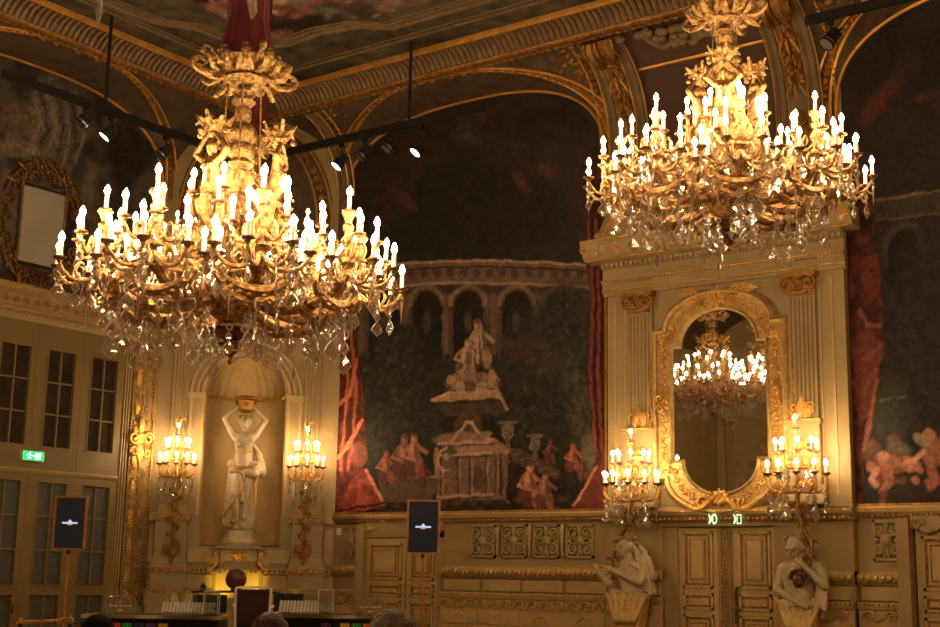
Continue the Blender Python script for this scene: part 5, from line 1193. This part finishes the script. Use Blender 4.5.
def chandelier(label, loc, yaw, sleeve_top, group='crystal chandeliers'):
    t = thing('chandelier', label, 'chandelier', loc, 0, group)
    inst(ST0, 'bottom_finial', t); inst(ST1, 'stem', t, sc=(1, 1, .94)); inst(CORO, 'corona', t, (0, 0, .45), (0, 0, yaw), sc=(1.08, 1.08, .8))
    H = sleeve_top - loc[2]; s = MB()
    s.lathe([(.31, 3.12), (.29, 3.19), (.25, 3.30), (.215, 3.48), (.20, 3.55), (.205, 3.62), (.20, 5), (.20, 7 if H > 7 else H*.9), (.2, H)], 40, flute=11, amp=.07); s.obj('velvet_sleeve', 'red', t)
    for k in range(4):
        a_ = yaw+.5+k*pi/2; r = MB(); r.tube([R3(.16, a_, 2.95), R3(.21, a_, 1.5)], .010, 6); r.obj('suspension_rod', 'goldc', t)
    for k in range(3):
        a_ = yaw+2*pi*k/3+FIGA; p = R3(.38, a_, 1.60); rz = a_+pi/2
        inst(FIG, 'figure', t, p, (0, 0, rz)); inst(FLO, 'flower_bunch', t, p, (0, 0, rz)); inst(BRK, 'scroll_bracket', t, p, (0, 0, rz))
    rng = random.Random(3)
    def cnd(p, n_=0):
        c = inst(CM, 'candle', t, p, (rng.uniform(-.03, .03), rng.uniform(-.03, .03), 0)); inst(BM_, 'bulb', c); inst(DM, 'drip_pan', t, p)
    def cry(p, k, s_=1.): inst(PEN[k], 'crystal_pendant', t, p, (0, 0, rng.uniform(0, 3.1)), s_)
    for k in range(8):
        a_ = yaw+2*pi*k/8; inst(ARM, 'arm', t, (0, 0, 0), (0, 0, a_)); ca, sa = cos(a_), sin(a_)
        q = lambda p: (p[0]*ca-p[1]*sa, p[0]*sa+p[1]*ca, p[2])
        for j, p in enumerate(node_candles()):
            cnd(q(p))
            if j in (1, 2, 3, 4, 5, 6): cry(q((p[0], p[1], p[2]-.06)), (2, 3, 0)[j % 3], 1.15)
            elif j > 6: cry(q((p[0], p[1], p[2]-.06)), 0)
        for (x, y, z, kk, s_) in ((1.14, .0, .46, 1, 1.45), (1.14, .20, .52, 3, 1.3), (1.14, -.24, .56, 2, 1.3), (.86, 0, .40, 3, 1.35), (.86, .16, .46, 1, 1.1), (1.42, -.14, .82, 3, 1.), (1.05, .34, .74, 3, 1.2), (.98, .05, 1.06, 3, 1.1), (.6, .12, .46, 3, 1.1),
                               (1.36, .3, 1.0, 3, 1.), (.66, .2, 1.02, 1, 1.2), (.9, -.28, .95, 1, 1.2), (1.5, .1, .78, 1, 1.1)): cry(q((x, y, z)), kk, s_)
    for (r_, z, n_, of) in INNER:
        b = MB()
        for k in range(n_):
            a_ = yaw+of+2*pi*k/n_; b.tube([R3(.14, a_, z-.35), R3(r_*.6, a_, z-.45), R3(r_*.95, a_, z-.3), R3(r_, a_, z-.03)], [.04, .045, .035, .02], 6)
            b.tube([R3(r_*.7, a_, z-.42), R3(r_*.8, a_, z-.2), R3(r_*.6, a_, z-.12), R3(r_*.5, a_, z-.22)], [.03, .03, .025, .012], 5)
            cnd(R3(r_, a_, z)); cry(R3(r_, a_, z-.08), 3, .8)
        b.obj('inner_branches', 'golda', t)
    for k in range(12): a_ = yaw+2*pi*k/12; cry(R3(.29, a_, .37), 3 if k % 2 else 1, .95)
    return t
FIGA = .35
chandelier('nearest large crystal chandelier, hanging at left over the glazed doors', at_depth(230, 365, 13.0), .2, CEIL)
chandelier('smaller-looking crystal chandelier hanging in front of the mirror at right', at_depth(729, 252, 15.9), .55, CEIL)
chandelier('crystal chandelier mostly hidden behind the big left one', (-16.85, 16.3, 5.95), .9, CEIL)
chandelier('chandelier above the top edge, only its lowest crystals in view', at_depth(96, -72, 6.3), .1, CEIL)
chandelier('chandelier beyond the left edge, seen only as a reflection in the mirror', (-18.7, 8.5, 7.1), .4, CEIL)
chandelier('added chandelier out of view beyond the right edge, lighting the right mural', (-.5, 16.0, 5.0), .3, CEIL)  # unseen chandelier added for its light on the right mural and lower walls

# ================================================================== WALL LIGHTS
SC, SB, SD = candle_meshes(.028, .17, 'bulbs')
def candelabrum(label, loc, rz, tiers, name, scale=1., style='wall', grp=None):
    t = thing(name, label, 'candelabrum', loc, rz, grp); b = MB(); rng = random.Random(9)
    cz = 0
    for (n_, r_, z0_, zc_, sp, off) in tiers:
        for k in range(n_):
            a_ = -pi/2+off+sp*(k-(n_-1)/2); q = lambda r, z: (r*cos(a_), r*sin(a_)*.8, z)
            if r_ > .05:
                b.tube([q(.02, z0_), q(r_*.4, z0_-.02), q(r_*.8, z0_+.0), q(r_, z0_+.12), q(r_, zc_-.03)], [.028, .026, .024, .02, .016], 6)
                b.tube([q(r_*.55, z0_), q(r_*.7, z0_+.12), q(r_*.55, z0_+.2), q(r_*.42, z0_+.1)], [.018, .018, .014, .006], 5)
                b.tube([q(r_*.85, z0_+.0), q(r_*1.0, z0_-.06), q(r_*1.1, z0_+.04)], [.012, .03, .005], 5, .5)
            c = inst(SC, 'candle', t, q(r_, zc_), (0, 0, 0)); inst(SB, 'bulb', c); inst(SD, 'drip_pan', t, q(r_, zc_))
            if k % 1 == 0 and r_ > .3: inst(PEN[(0, 3, 1)[k % 3]], 'crystal_pendant', t, q(r_*.95, z0_-.05), (0, 0, rng.uniform(0, 3)), 1.3); inst(PEN[(3, 1)[k % 2]], 'crystal_pendant', t, q(r_*.6, z0_-.08), (0, 0, rng.uniform(0, 3)), 1.5)
    ztop = tiers[-1][3]
    b.lathe([(.03, -.1), (.06, 0), (.04, .1), (.03, .25), (.06, .35), (.03, .45), (.025, ztop-.1), (.05, ztop-.02)], 8)
    for k in range(7): a_ = k*.9; b.tube([(.02*cos(a_), .02*sin(a_), .0+.12*k), (.1*cos(a_), .08*sin(a_), .1+.12*k), (.14*cos(a_), .1*sin(a_), .05+.12*k)], [.02, .04, .008], 5)
    b.obj('branches', 'gold', t)
    s = MB()
    if style == 'wall':
        s.tube([(0, .12, .1), (0, .0, -.1), (0, .05, -.5), (0, .1, -.9), (0, .1, -1.5), (0, .12, -1.75)], [.05, .08, .07, .05, .04, .05], 8)
        for k in range(9): z = -.1-.18*k; s.tube([(0, 0, z), ((-1)**k*.12, -.02, z-.06), ((-1)**k*.08, -.02, z-.16)], [.03, .045, .01], 5)
        for k in range(10): a_ = 2*pi*k/10; s.ell((.09*cos(a_), .02, -1.85+.12*sin(a_)), (.06, .05, .06), 6, 4)
        s.ell((0, 0, -1.85), (.1, .08, .12), 8, 5); s.ell((0, .02, -2.08), (.05, .04, .08), 6, 4)
        for sx in (-1, 1): s.tube([(sx*.02, 0, -1.7), (sx*.16, 0, -1.68), (sx*.2, 0, -1.82), (sx*.12, 0, -1.9)], [.02, .03, .025, .01], 5)
        g = MB(); g.tube([(0, .1, ztop), (.02, .08, ztop+.3), (.1, .06, ztop+.42), (.16, .05, ztop+.36)], [.02, .03, .02, .006], 5); g.tube([(0, .1, ztop+.2), (-.08, .08, ztop+.34), (-.04, .08, ztop+.48)], [.02, .025, .006], 5); g.obj('leaf_finial', 'gold', t)
        s.obj('backplate_drop', 'golddk', t)
    else:
        s.tube(style, [.05, .055, .05, .045, .04, .035, .03][:len(style)], 7)
        for k, p in enumerate(style[:-1]):
            for j in range(3): a_ = k*1.3+j*2.1; s.tube([p, (p[0]+.1*cos(a_), p[1]+.08*sin(a_), p[2]+.05), (p[0]+.17*cos(a_), p[1]+.1*sin(a_), p[2]-.02)], [.02, .035, .006], 5)
        for j in range(12): a_ = j*.9; s.ell((.14*cos(a_), .1*sin(a_), -.33+.03*(j % 3)), (.06, .05, .05), 6, 4)
        s.obj('branch_stem', 'golddk', t)
    return t
TW = [(7, .44, -.02, .28, .62, 0), (5, .28, .42, .66, .85, 0), (1, .0, 0, 1.02, 0, 0)]
candelabrum('gilt wall candelabrum on the pilaster left of the niche statue', cwp(-1.62, -.55, 3.72), pi/4, TW, 'wall_candelabrum', grp='lit wall candelabra')
candelabrum('gilt wall candelabrum on the pilaster right of the niche statue', cwp(1.58, -.55, 3.74), pi/4, TW, 'wall_candelabrum', grp='lit wall candelabra')
TR = [(8, .60, -.05, .28, .62, 0), (6, .40, .42, .72, .8, 0), (1, .0, 0, 1.18, 0, 0)]
pl_ = at_y(631, 500, D-.95); pr_ = at_y(797, 492, D-.95)
candelabrum('branching candelabrum rising from the hand of the left herm', (pl_.x, D-.95, 3.08), 0, TR, 'herm_candelabrum', style=[(.02, 0, 0), (.05, 0, -.3), (-.12, 0, -.6), (-.34, .02, -.95), (-.42, -.05, -1.3), (-.38, -.02, -1.7), (-.25, .0, -2.1)], grp='lit wall candelabra')
candelabrum('branching candelabrum rising above the right herm', (pr_.x, D-.95, 3.18), 0, TR, 'herm_candelabrum', style=[(.02, 0, 0), (.0, 0, -.4), (.1, 0, -.75), (.24, .05, -1.05), (.22, .0, -1.35), (.16, 0, -1.6)], grp='lit wall candelabra')

# ================================================================== TRACK LIGHTS
def rail(label, p0, p1, rods):
    t = thing('lighting_track', label, 'track', p0); v = Vector(p1)-Vector(p0); a = MB(); L = v.length
    a.box(0, L, -.05, .05, -.09, .09); o = a.obj('rail', 'black', t, rz=math.atan2(v.y, v.x), smooth=False)
    for r in rods:
        q = Vector(p0)+v*r; m_ = MB(); m_.tube([(v.x*r, v.y*r, 0), (v.x*r, v.y*r, CEIL-q.z)], .04, 8); m_.obj('ceiling_rod', 'black', t)
XT = -23.4; YT = 23.04
q = at_x(105, 110, XT); zt = q.z
a0 = at_x(0, 73, XT); 
rail('black lighting track along the left wall', (XT, 15.4, zt), (XT, 22.4, zt), [(q.y-15.4)/7.0])
q2 = at_y(409, 124, YT); zt2 = q2.z
rail('black lighting track crossing the top of the left mural', (-23.3, YT, zt2), (-16.6, YT, zt2), [(q2.x+23.3)/6.7])
q3 = at_y(806, 23, YT); q4 = at_y(885, 0, YT)
rail('short black lighting track at the top right corner', (q3.x, YT, (q3.z+q4.z)/2), (q3.x+4.5, YT, (q3.z+q4.z)/2), [.7])
def spot(label, p, lit, zr):
    t = thing('spotlight', label, 'spotlight', p, 0, 'track spotlights'); R = (radians(-38), 0, radians(-35))
    a = MB(); a.tube([(0, 0, .1), (0, 0, zr-p[2]-.08)], .02, 6); a.box(-.05, .05, -.05, .05, zr-p[2]-.2, zr-p[2]-.085); a.obj('stem', 'black', t, smooth=False)
    a = MB(); a.box(-.12, .12, -.1, .1, -.02, .16); a.tube([(-.17, 0, .2), (-.17, 0, -.1)], .015, 5); a.tube([(.17, 0, .2), (.17, 0, -.1)], .015, 5); a.tube([(-.17, 0, .2), (.17, 0, .2)], .015, 5); a.obj('bracket', 'black', t).rotation_euler = R
    b = MB(); b.lathe([(.05, .12), (.11, .08), (.13, -.02), (.15, -.16), (.155, -.2), (.14, -.2), (.13, -.1), (.01, -.08)], 14); b.obj('lamp_housing', 'black', t).rotation_euler = R
    c = MB(); c.lathe([(.002, -.185), (.08, -.19), (.135, -.185)], 14); c.obj('lens', 'spot' if lit else 'steel', t).rotation_euler = R
    if not lit: s = MB(); s.lathe([(.158, -.12), (.16, -.14), (.158, -.16)], 14); s.obj('steel_ring', 'steel', t).rotation_euler = R
for (x, y, lit, ax, lb) in ((86, 118, 0, 'x', 'unlit spotlight on the left wall track, left of the lit one'), (110, 131, 1, 'x', 'lit spotlight on the left wall track'), (165, 151, 0, 'x', 'unlit spotlight on the left wall track, beside the chandelier figures'),
                        (341, 161, 1, 'y', 'lit spotlight on the middle track, left one'), (364, 152, 0, 'y', 'unlit spotlight beside the left lit one on the middle track'), (391, 144, 0, 'y', 'unlit spotlight beside the rod on the middle track'),
                        (420, 147, 1, 'y', 'lit spotlight on the middle track, right of the rod'), (831, 38, 0, 'y', 'single unlit spotlight on the short top right track')):
    p = at_x(x, y, XT+.0) if ax == 'x' else at_y(x, y, YT); spot(lb, p, lit, zt if ax == 'x' else ((q3.z+q4.z)/2 if x > 800 else zt2))

# ================================================================== SCREENS ON STANDS
def screen(label, p, rz):
    t = thing('screen_on_stand', label, 'display', (p.x, p.y, 0), rz)
    a = MB(); zc = p.z; w2, h2 = .245, .42
    for (u, v, q_, r_) in ((-w2-.03, w2+.03, -h2-.03, -h2), (-w2-.03, w2+.03, h2, h2+.03), (-w2-.03, -w2, -h2, h2), (w2, w2+.03, -h2, h2)): a.box(u, v, -.05, .02, zc+q_, zc+r_)
    a.obj('wooden_frame', 'wood', t, smooth=False)
    MB().box(-w2, w2, -.035, .015, zc-h2, zc+h2).obj('screen_panel', 'screen', t, smooth=False)
    b = MB(); b.box(-.13, .13, -.040, -.036, zc-.014, zc+.014); b.ell((0, -.038, zc+.03), (.022, .003, .022), 8, 4); b.tube([(-.03, -.038, zc+.015), (0, -.038, zc+.05), (.03, -.038, zc+.015)], .006, 4); b.obj('crown_logo', 'logo', t, smooth=False)
    b = MB(); b.box(-.04, .04, -.040, -.036, zc-.035, zc-.022); b.obj('logo_subtitle', 'logor', t, smooth=False)
    b = MB(); b.tube([(0, .0, .05), (0, 0, zc-h2-.03)], .025, 8); b.obj('pole', 'wood', t)
    b = MB(); b.box(-.03, .03, -.03, .03, zc-h2-.09, zc-h2-.03); b.obj('clamp', 'black', t, smooth=False)
    b = MB(); b.lathe([(.25, 0), (.25, .02), (.05, .06), (.02, .06)], 20); b.obj('foot', 'black', t)
screen('portrait screen in an orange wooden frame in front of the left doors', at_depth(70.5, 523, 22.6), .62)
screen('portrait screen in an orange wooden frame in front of the panelled door', at_depth(423.5, 527, 22.4), .55)

# ================================================================== TABLES AND THEIR EQUIPMENT
def gtable(label, xc0, xc1, y, dep_, hw=.42):
    p0 = at_depth(xc0, y, dep_); p1 = at_depth(xc1, y, dep_); z = p0.z; v = p1-p0; L = sqrt(v.x**2+v.y**2); rz = math.atan2(v.y, v.x)
    t = thing('gaming_table', label, 'table', (p0.x, p0.y, 0), rz)
    b = MB(); b.box(0, L, -.05, hw*2, z-.05, z); b.obj('padded_rim', 'tabletop', t, smooth=False)
    b = MB(); b.box(.05, L-.05, .05, hw*2-.05, z-.18, z-.051); b.obj('table_frame', 'black', t, smooth=False)
    b = MB(); b.box(.1, L-.1, .0, hw*2-.1, z, z+.004); b.obj('baize', 'baize', t, smooth=False)
    b = MB(); b.box(.1, L-.1, -.42, -.05, z-.24, z-.212); b.box(.1, L-.1, -.06, .05, z-.24, z-.17); b.obj('chip_shelf', 'black', t, smooth=False)
    for sx in (.25, L-.25):
        for sy in (.2, hw*2-.2): c = MB(); c.lathe([(.06, 0), (.05, .1), (.035, .3), (.05, z-.3), (.06, z-.18)], 8, (sx, sy, 0)); c.obj('leg', 'black', t)
    return t, z, rz, p0
tA = gtable('gaming table below the left glazed doors, black under a brown rim', 82, 222, 614, 19.4)
tB = gtable('gaming table in front of the panelled door, right of the cream chair', 276, 404, 614, 19.6)
cols = [(.5, .05, .03), (.02, .25, .04), (.02, .03, .10), (.09, .03, .12), (.45, .28, .02), (.55, .12, .03)]
for i, c in enumerate(cols): M['chip%d' % i] = mat('chip_colour', tuple(min(1, v*1.4) for v in c), rough=.4)
CHN = ['red', 'green', 'navy', 'purple', 'yellow', 'orange']
def chips(xs, table, y, dep_):
    for i, (x, c) in enumerate(xs):
        p = at_depth(x, y, dep_); z0 = (tA if table == 'left' else tB)[1]-.20
        t = thing('chip_tray', '%s chips stacked in a tray at the front of the %s table' % (CHN[c], table), 'chips', (p.x, p.y, z0), YAW)
        m_ = MB()
        for k in range(3): m_.lathe([(.002, 0), (.022, 0), (.022, .09), (.002, .09)], 10, (-.046+.046*k, 0, 0)); [m_.lathe([(.0235, .012+.02*j), (.0235, .017+.02*j)], 10, (-.046+.046*k, 0, 0)) for j in range(4)]
        m_.obj('chip_stacks', 'chip%d' % c, t)
        m_ = MB(); m_.box(-.072, .072, -.045, .045, -.012, 0); m_.obj('tray', 'black', t, smooth=False)
chips(((116, 0), (127, 1), (139, 2), (151, 3), (163, 4)), 'left', 622, 19.2)
chips(((326, 3), (345, 4), (357, 1), (368, 5)), 'right', 622, 19.4)
for lb, x, y0, y1, dd in (('left', 120, 598, 613, 19.2), ('right', 370, 600, 614, 19.4)):
    p = at_depth(x, y1, dd); hh = (y1-y0)/FPX*dd; t = thing('acrylic_sign_holder', 'clear acrylic sign holder with small white lettering on the %s table' % lb, 'sign holder', (p.x, p.y, p.z), YAW)
    a = MB(); W2 = .195; a.box(-W2, W2, -.004, .004, 0, hh); a.obj('clear_plate', 'acrylic', t, smooth=False)
    a = MB(); a.tube([(-W2, 0, 0), (-W2, 0, hh), (W2, 0, hh), (W2, 0, 0)], .006, 4); a.obj('polished_edge', 'steel', t)
    a = MB(); a.box(-.22, .22, -.06, .06, -.012, 0); a.obj('base', 'acrylic', t, smooth=False)
    a = MB()
    for k in range(9): x0 = -.15+.036*k; hgt = .03 if k in (0, 8) else .022; a.box(x0, x0+.008, -.010, -.006, hh*.42, hh*.42+hgt); a.box(x0+.012, x0+.02, -.010, -.006, hh*.42+(hgt*.5 if k % 2 else 0), hh*.42+hgt)
    a.lathe([(.02, .0), (.026, .006), (.02, .012)], 10, (0, -.008, hh*.72)); a.box(-.03, .03, -.010, -.006, hh*.14, hh*.22); a.obj('white_lettering', 'white', t, smooth=False)
def rack(label, x0, x1, y0, y1, dd, panel_px, box_px=None):
    p0 = at_depth(x0, y1, dd); p1 = at_depth(x1, y1, dd); L = (p1-p0).length; H = (y1-y0)/FPX*dd
    t = thing('chip_rack', label, 'chip rack', (p0.x, p0.y, p0.z), YAW)
    a = MB(); a.box(0, L, 0, .3, 0, .012); a.add([(0, 0, 0), (L, 0, 0), (L, .16, H*.55), (0, .16, H*.55), (0, .005, 0), (L, .005, 0), (L, .165, H*.55), (0, .165, H*.55)], [(0, 1, 2, 3), (4, 7, 6, 5)]); a.box(.05, L, .3, .306, 0, H); a.obj('clear_tray', 'acrylic', t, smooth=False)
    a = MB(); n = 15
    for k in range(n): u = L*(k+.5)/n; a.tube([(u, -.01, .02), (u, .14, H*.52)], L/n*.46, 6)
    a.obj('clear_tubes', 'tubes', t)
M['tubes'] = mat('frosted_tubes', (.75, .72, .65), rough=.15, trans=.4, spec=.7)
rack('clear chip rack on the left gaming table', 160, 214, 593, 614, 19.0, None); rack('clear chip rack on the right gaming table', 278, 330, 590, 614, 19.2, None)
for lb, x0, x1, y0, y1, dd in (('black monitor behind the left chip rack', 194, 226, 595, 614, 19.6), ('black monitor behind the right chip rack', 274, 303, 594, 613, 19.8)):
    p = at_depth((x0+x1)/2, y1, dd); W2 = (x1-x0)/2/FPX*dd; H = (y1-y0)/FPX*dd; t = thing('monitor', lb, 'monitor', (p.x, p.y, p.z), YAW)
    MB().box(-W2, W2, -.015, .02, .02, H).obj('panel', 'blackf', t, smooth=False); MB().box(-.08, .08, -.05, .08, 0, .02).obj('foot', 'black', t, smooth=False)
for lb, x, y, dd in (('clear acrylic box standing at the end of the left chip rack', 210, 614, 18.9), ('clear acrylic box standing at the end of the right chip rack', 325, 613, 19.1)):
    p = at_depth(x, y, dd); t = thing('acrylic_box', lb, 'box', (p.x, p.y, p.z), YAW); a = MB(); a.box(-.1, .1, 0, .16, 0, .32); a.obj('clear_walls', 'acrylic', t, smooth=False)
    a = MB(); [a.tube([(sx*.1, sy, 0), (sx*.1, sy, .32)], .006, 4) for sx in (-1, 1) for sy in (0, .16)]; a.tube([(-.1, 0, .32), (.1, 0, .32), (.1, .16, .32), (-.1, .16, .32)], .006, 4, closed=True); a.box(-.09, .09, .01, .15, .02, .05); a.obj('polished_edges', 'tubes', t)
# console with the leather globe
p = at_depth(236, 591, 22.6); t = thing('console_table', 'low black-topped console in front of the lit plinth', 'table', (p.x, p.y, 0), YAW)
MB().box(-.72, .72, -.18, .18, p.z-.03, p.z).obj('top', 'black', t, smooth=False)
for sx in (-1, 1): 
    for sy in (-1, 1): c = MB(); c.box(sx*.68-.02, sx*.68+.02, sy*.14-.02, sy*.14+.02, 0, p.z-.03); c.obj('leg', 'black', t, smooth=False)
q = at_depth(236, 580, 22.5); r_ = 10.5/FPX*22.5; t = thing('leather_globe', 'round brown globe on the console in front of the plinth', 'globe', (q.x, q.y, p.z))
b = MB(); b.ell((0, 0, r_+.02), (r_, r_, r_), 24, 16); b.obj('globe', 'brown', t); b = MB(); b.lathe([(.08, 0), (.08, .02), (.05, .05), (.02, .06)], 14); b.obj('stand', 'brown', t)
q = at_depth(203, 590, 22.6); t = thing('desk_lamp', 'tiny black lamp left of the globe', 'lamp', (q.x, q.y, p.z))
b = MB(); b.lathe([(.02, .12), (.06, .05), (.065, .04), (.01, .04)], 12); b.obj('lamp_shade', 'black', t); b = MB(); b.tube([(0, 0, 0), (0, 0, .1)], .01, 6); b.lathe([(.06, 0), (.06, .02), (.01, .03)], 12); b.obj('pole', 'black', t)
# cream chair with burgundy back
p = at_depth(253, 600, 20.2); t = thing('armchair', 'cream painted armchair with dark burgundy upholstered back between the tables', 'chair', (p.x, p.y, 0), YAW+pi)
zt_ = at_depth(253, 588, 20.2).z
b = MB(); b.grid([[(x, .02-.04*cos(x*5), z) for x in (-.24, -.12, 0, .12, .24)] for z in (.55, .75, zt_-.02)]); b.box(-.225, .225, .0, .05, .62, zt_-.02); b.obj('backrest', 'burg', t)
b = MB()
for s in (-1, 1): b.tube([(s*.22, .1, 0), (s*.235, .05, .45), (s*.255, .02, .8), (s*.265, .0, zt_)], .022, 8)
b.tube([(-.265, 0, zt_), (-.1, .0, zt_+.01), (.1, 0, zt_+.01), (.265, 0, zt_)], .016, 8); b.obj('back_frame', 'white', t)
for s in (-1, 1):
    b = MB(); b.tube([(s*.26, .02, .88), (s*.31, -.15, .90), (s*.32, -.38, .86)], .02, 8); b.tube([(s*.32, -.36, .86), (s*.29, -.40, .5), (s*.25, -.42, .0)], .02, 8); b.obj('arm_and_front_leg', 'white', t)
b = MB(); b.box(-.26, .26, -.42, .04, .42, .52); b.obj('seat', 'burg', t)
# gilt-railed black chair at lower left
p = at_depth(45, 624, 10.5); t = thing('gilt_chair', 'black chair back with a gilded top rail at the lower left edge', 'chair', (p.x, p.y, 0), YAW+.15)
zt_ = p.z; b = MB(); b.tube([(-.2, 0, zt_-.02), (-.19, 0, zt_+.01), (0, 0, zt_+.02), (.19, 0, zt_+.04), (.2, 0, zt_+.02)], [.014, .016, .012, .016, .014], 8); b.ell((-.19, 0, zt_+.03), (.015, .015, .02), 6, 4); b.ell((.19, 0, zt_+.05), (.015, .015, .02), 6, 4); b.obj('gilt_rail', 'gold', t)
MB().box(-.18, .18, -.01, .03, .5, zt_-.02).obj('backrest', 'cloth', t, smooth=False); MB().box(-.22, .22, -.02, .4, .42, .5).obj('seat', 'cloth', t, smooth=False)
for sx in (-1, 1):
    for sy in (0, .36): c = MB(); c.tube([(sx*.19, sy, 0), (sx*.19, sy, zt_ if sy == 0 else .42)], .016, 6); c.obj('leg', 'black', t)

# ================================================================== GUESTS (seated, only the tops of the heads show)
def person(label, x, ytop, dep_, hair, wpx, yaw):
    top = at_depth(x, ytop, dep_); s = .092; H = top.z; t = thing('person', label, 'person', (top.x, top.y, 0), yaw)
    b = MB(); hc = H-.125
    head(b, (0, 0, hc), .105, 0, .1); b.cap((0, .03, hc-.28), (0, 0, hc-.1), .065, .06)
    b.cap((-.17, .03, hc-.33), (.17, .03, hc-.33), .07, .07); b.cap((0, .03, hc-.4), (0, .05, .55), .16, .15)
    for q in (-1, 1):
        b.cap((q*.2, .03, hc-.34), (q*.24, -.02, hc-.62), .055, .045); b.cap((q*.24, -.02, hc-.62), (q*.12, -.26, hc-.60), .045, .03); hand(b, (q*.12, -.26, hc-.60), (-q*.3, -1, 0), (0, 0, 1), .09)
        b.cap((q*.1, .04, .54), (q*.13, -.40, .54), .085, .06); b.cap((q*.13, -.40, .54), (q*.13, -.42, .1), .058, .04); b.cap((q*.13, -.40, .05), (q*.13, -.56, .04), .045, .035)
    blob(b, 'body', 'skin', .016, 3, t)
    h = MB(); rg = random.Random(int(x))
    h.ell((0, .03, hc+.03), (.103, .118, .108), 16, 10)
    for k in range(60):
        a_ = rg.uniform(0, 2*pi); e = rg.random(); zz_ = hc+.03+.10*e; rr = .1*sqrt(max(0, 1-e*e)); h.ell((rr*.93*cos(a_), .03+rr*1.02*sin(a_) if sin(a_) > -.5 else .03-rr*.8, zz_-.008), (.026, .026, .02), 6, 4)
    blob(h, 'hair', hair, .010, 3, t)
    c = MB(); c.cap((-.18, .03, hc-.34), (.18, .03, hc-.34), .085, .085); c.cap((0, .03, hc-.4), (0, .05, .55), .175, .165)
    for q in (-1, 1): c.cap((q*.2, .03, hc-.35), (q*.24, -.02, hc-.62), .068, .058); c.cap((q*.1, .04, .54), (q*.13, -.40, .54), .095, .07); c.cap((q*.13, -.40, .54), (q*.13, -.42, .12), .068, .05)
    blob(c, 'suit', 'cloth', .02, 2, t)
    ch = thing('chair', 'black chair under the %s' % label.replace('seated person', 'guest'), 'chair', (top.x, top.y, 0), yaw)
    MB().box(-.22, .22, -.24, .2, .40, .445).obj('seat', 'black', ch, smooth=False); MB().box(-.2, .2, .215, .24, .5, .85).obj('backrest', 'cloth', ch, smooth=False)
    for q in (-1, 1):
        for w_ in (-.22, .2): g_ = MB(); g_.tube([(q*.2, w_, 0), (q*.2, w_, .42 if w_ < 0 else .8)], .014, 6); g_.obj('leg', 'black', ch)
person('seated person with dark reddish cropped hair, below the armchair', 270, 613.5, 7.6, 'hairr', 32, YAW+pi+.2)
person('seated person with grey hair at the bottom centre', 394, 611.5, 5.6, 'hairg', 45, YAW+pi)
person('seated person with black hair at the bottom left', 100, 616, 8.4, 'hairb', 32, YAW+pi-.1)

# ================================================================== SMALL PRACTICAL LIGHTS
for u in (-.95, .9):
    p = cwp(u*.78, -1.15, .62); t = thing('floor_uplight', 'small yellow uplight at the foot of the plinth, %s side' % ('left' if u < 0 else 'right'), 'lamp', (p.x, p.y, 0), pi/4)
    a = MB(); a.lathe([(.07, 0), (.07, .03), (.02, .05), (.02, .55), (.06, .58), (.07, .66), (.055, .66)], 12); a.obj('lamp_body', 'black', t)
    a = MB(); a.lathe([(.003, .655), (.05, .655)], 12); a.obj('lens', 'yled', t)
    l = bpy.data.lights.new('uplight', 'SPOT'); l.energy = 75; l.color = (1, .66, .08); l.spot_size = radians(62); l.spot_blend = .8; l.shadow_soft_size = .04
    o = bpy.data.objects.new('uplight_beam', l); COL.objects.link(o); o.parent = t; o.location = (0, 0, .70)
    o.rotation_euler = Vector((-u*.55, 1.0, .55)).to_track_quat('-Z', 'Y').to_euler()
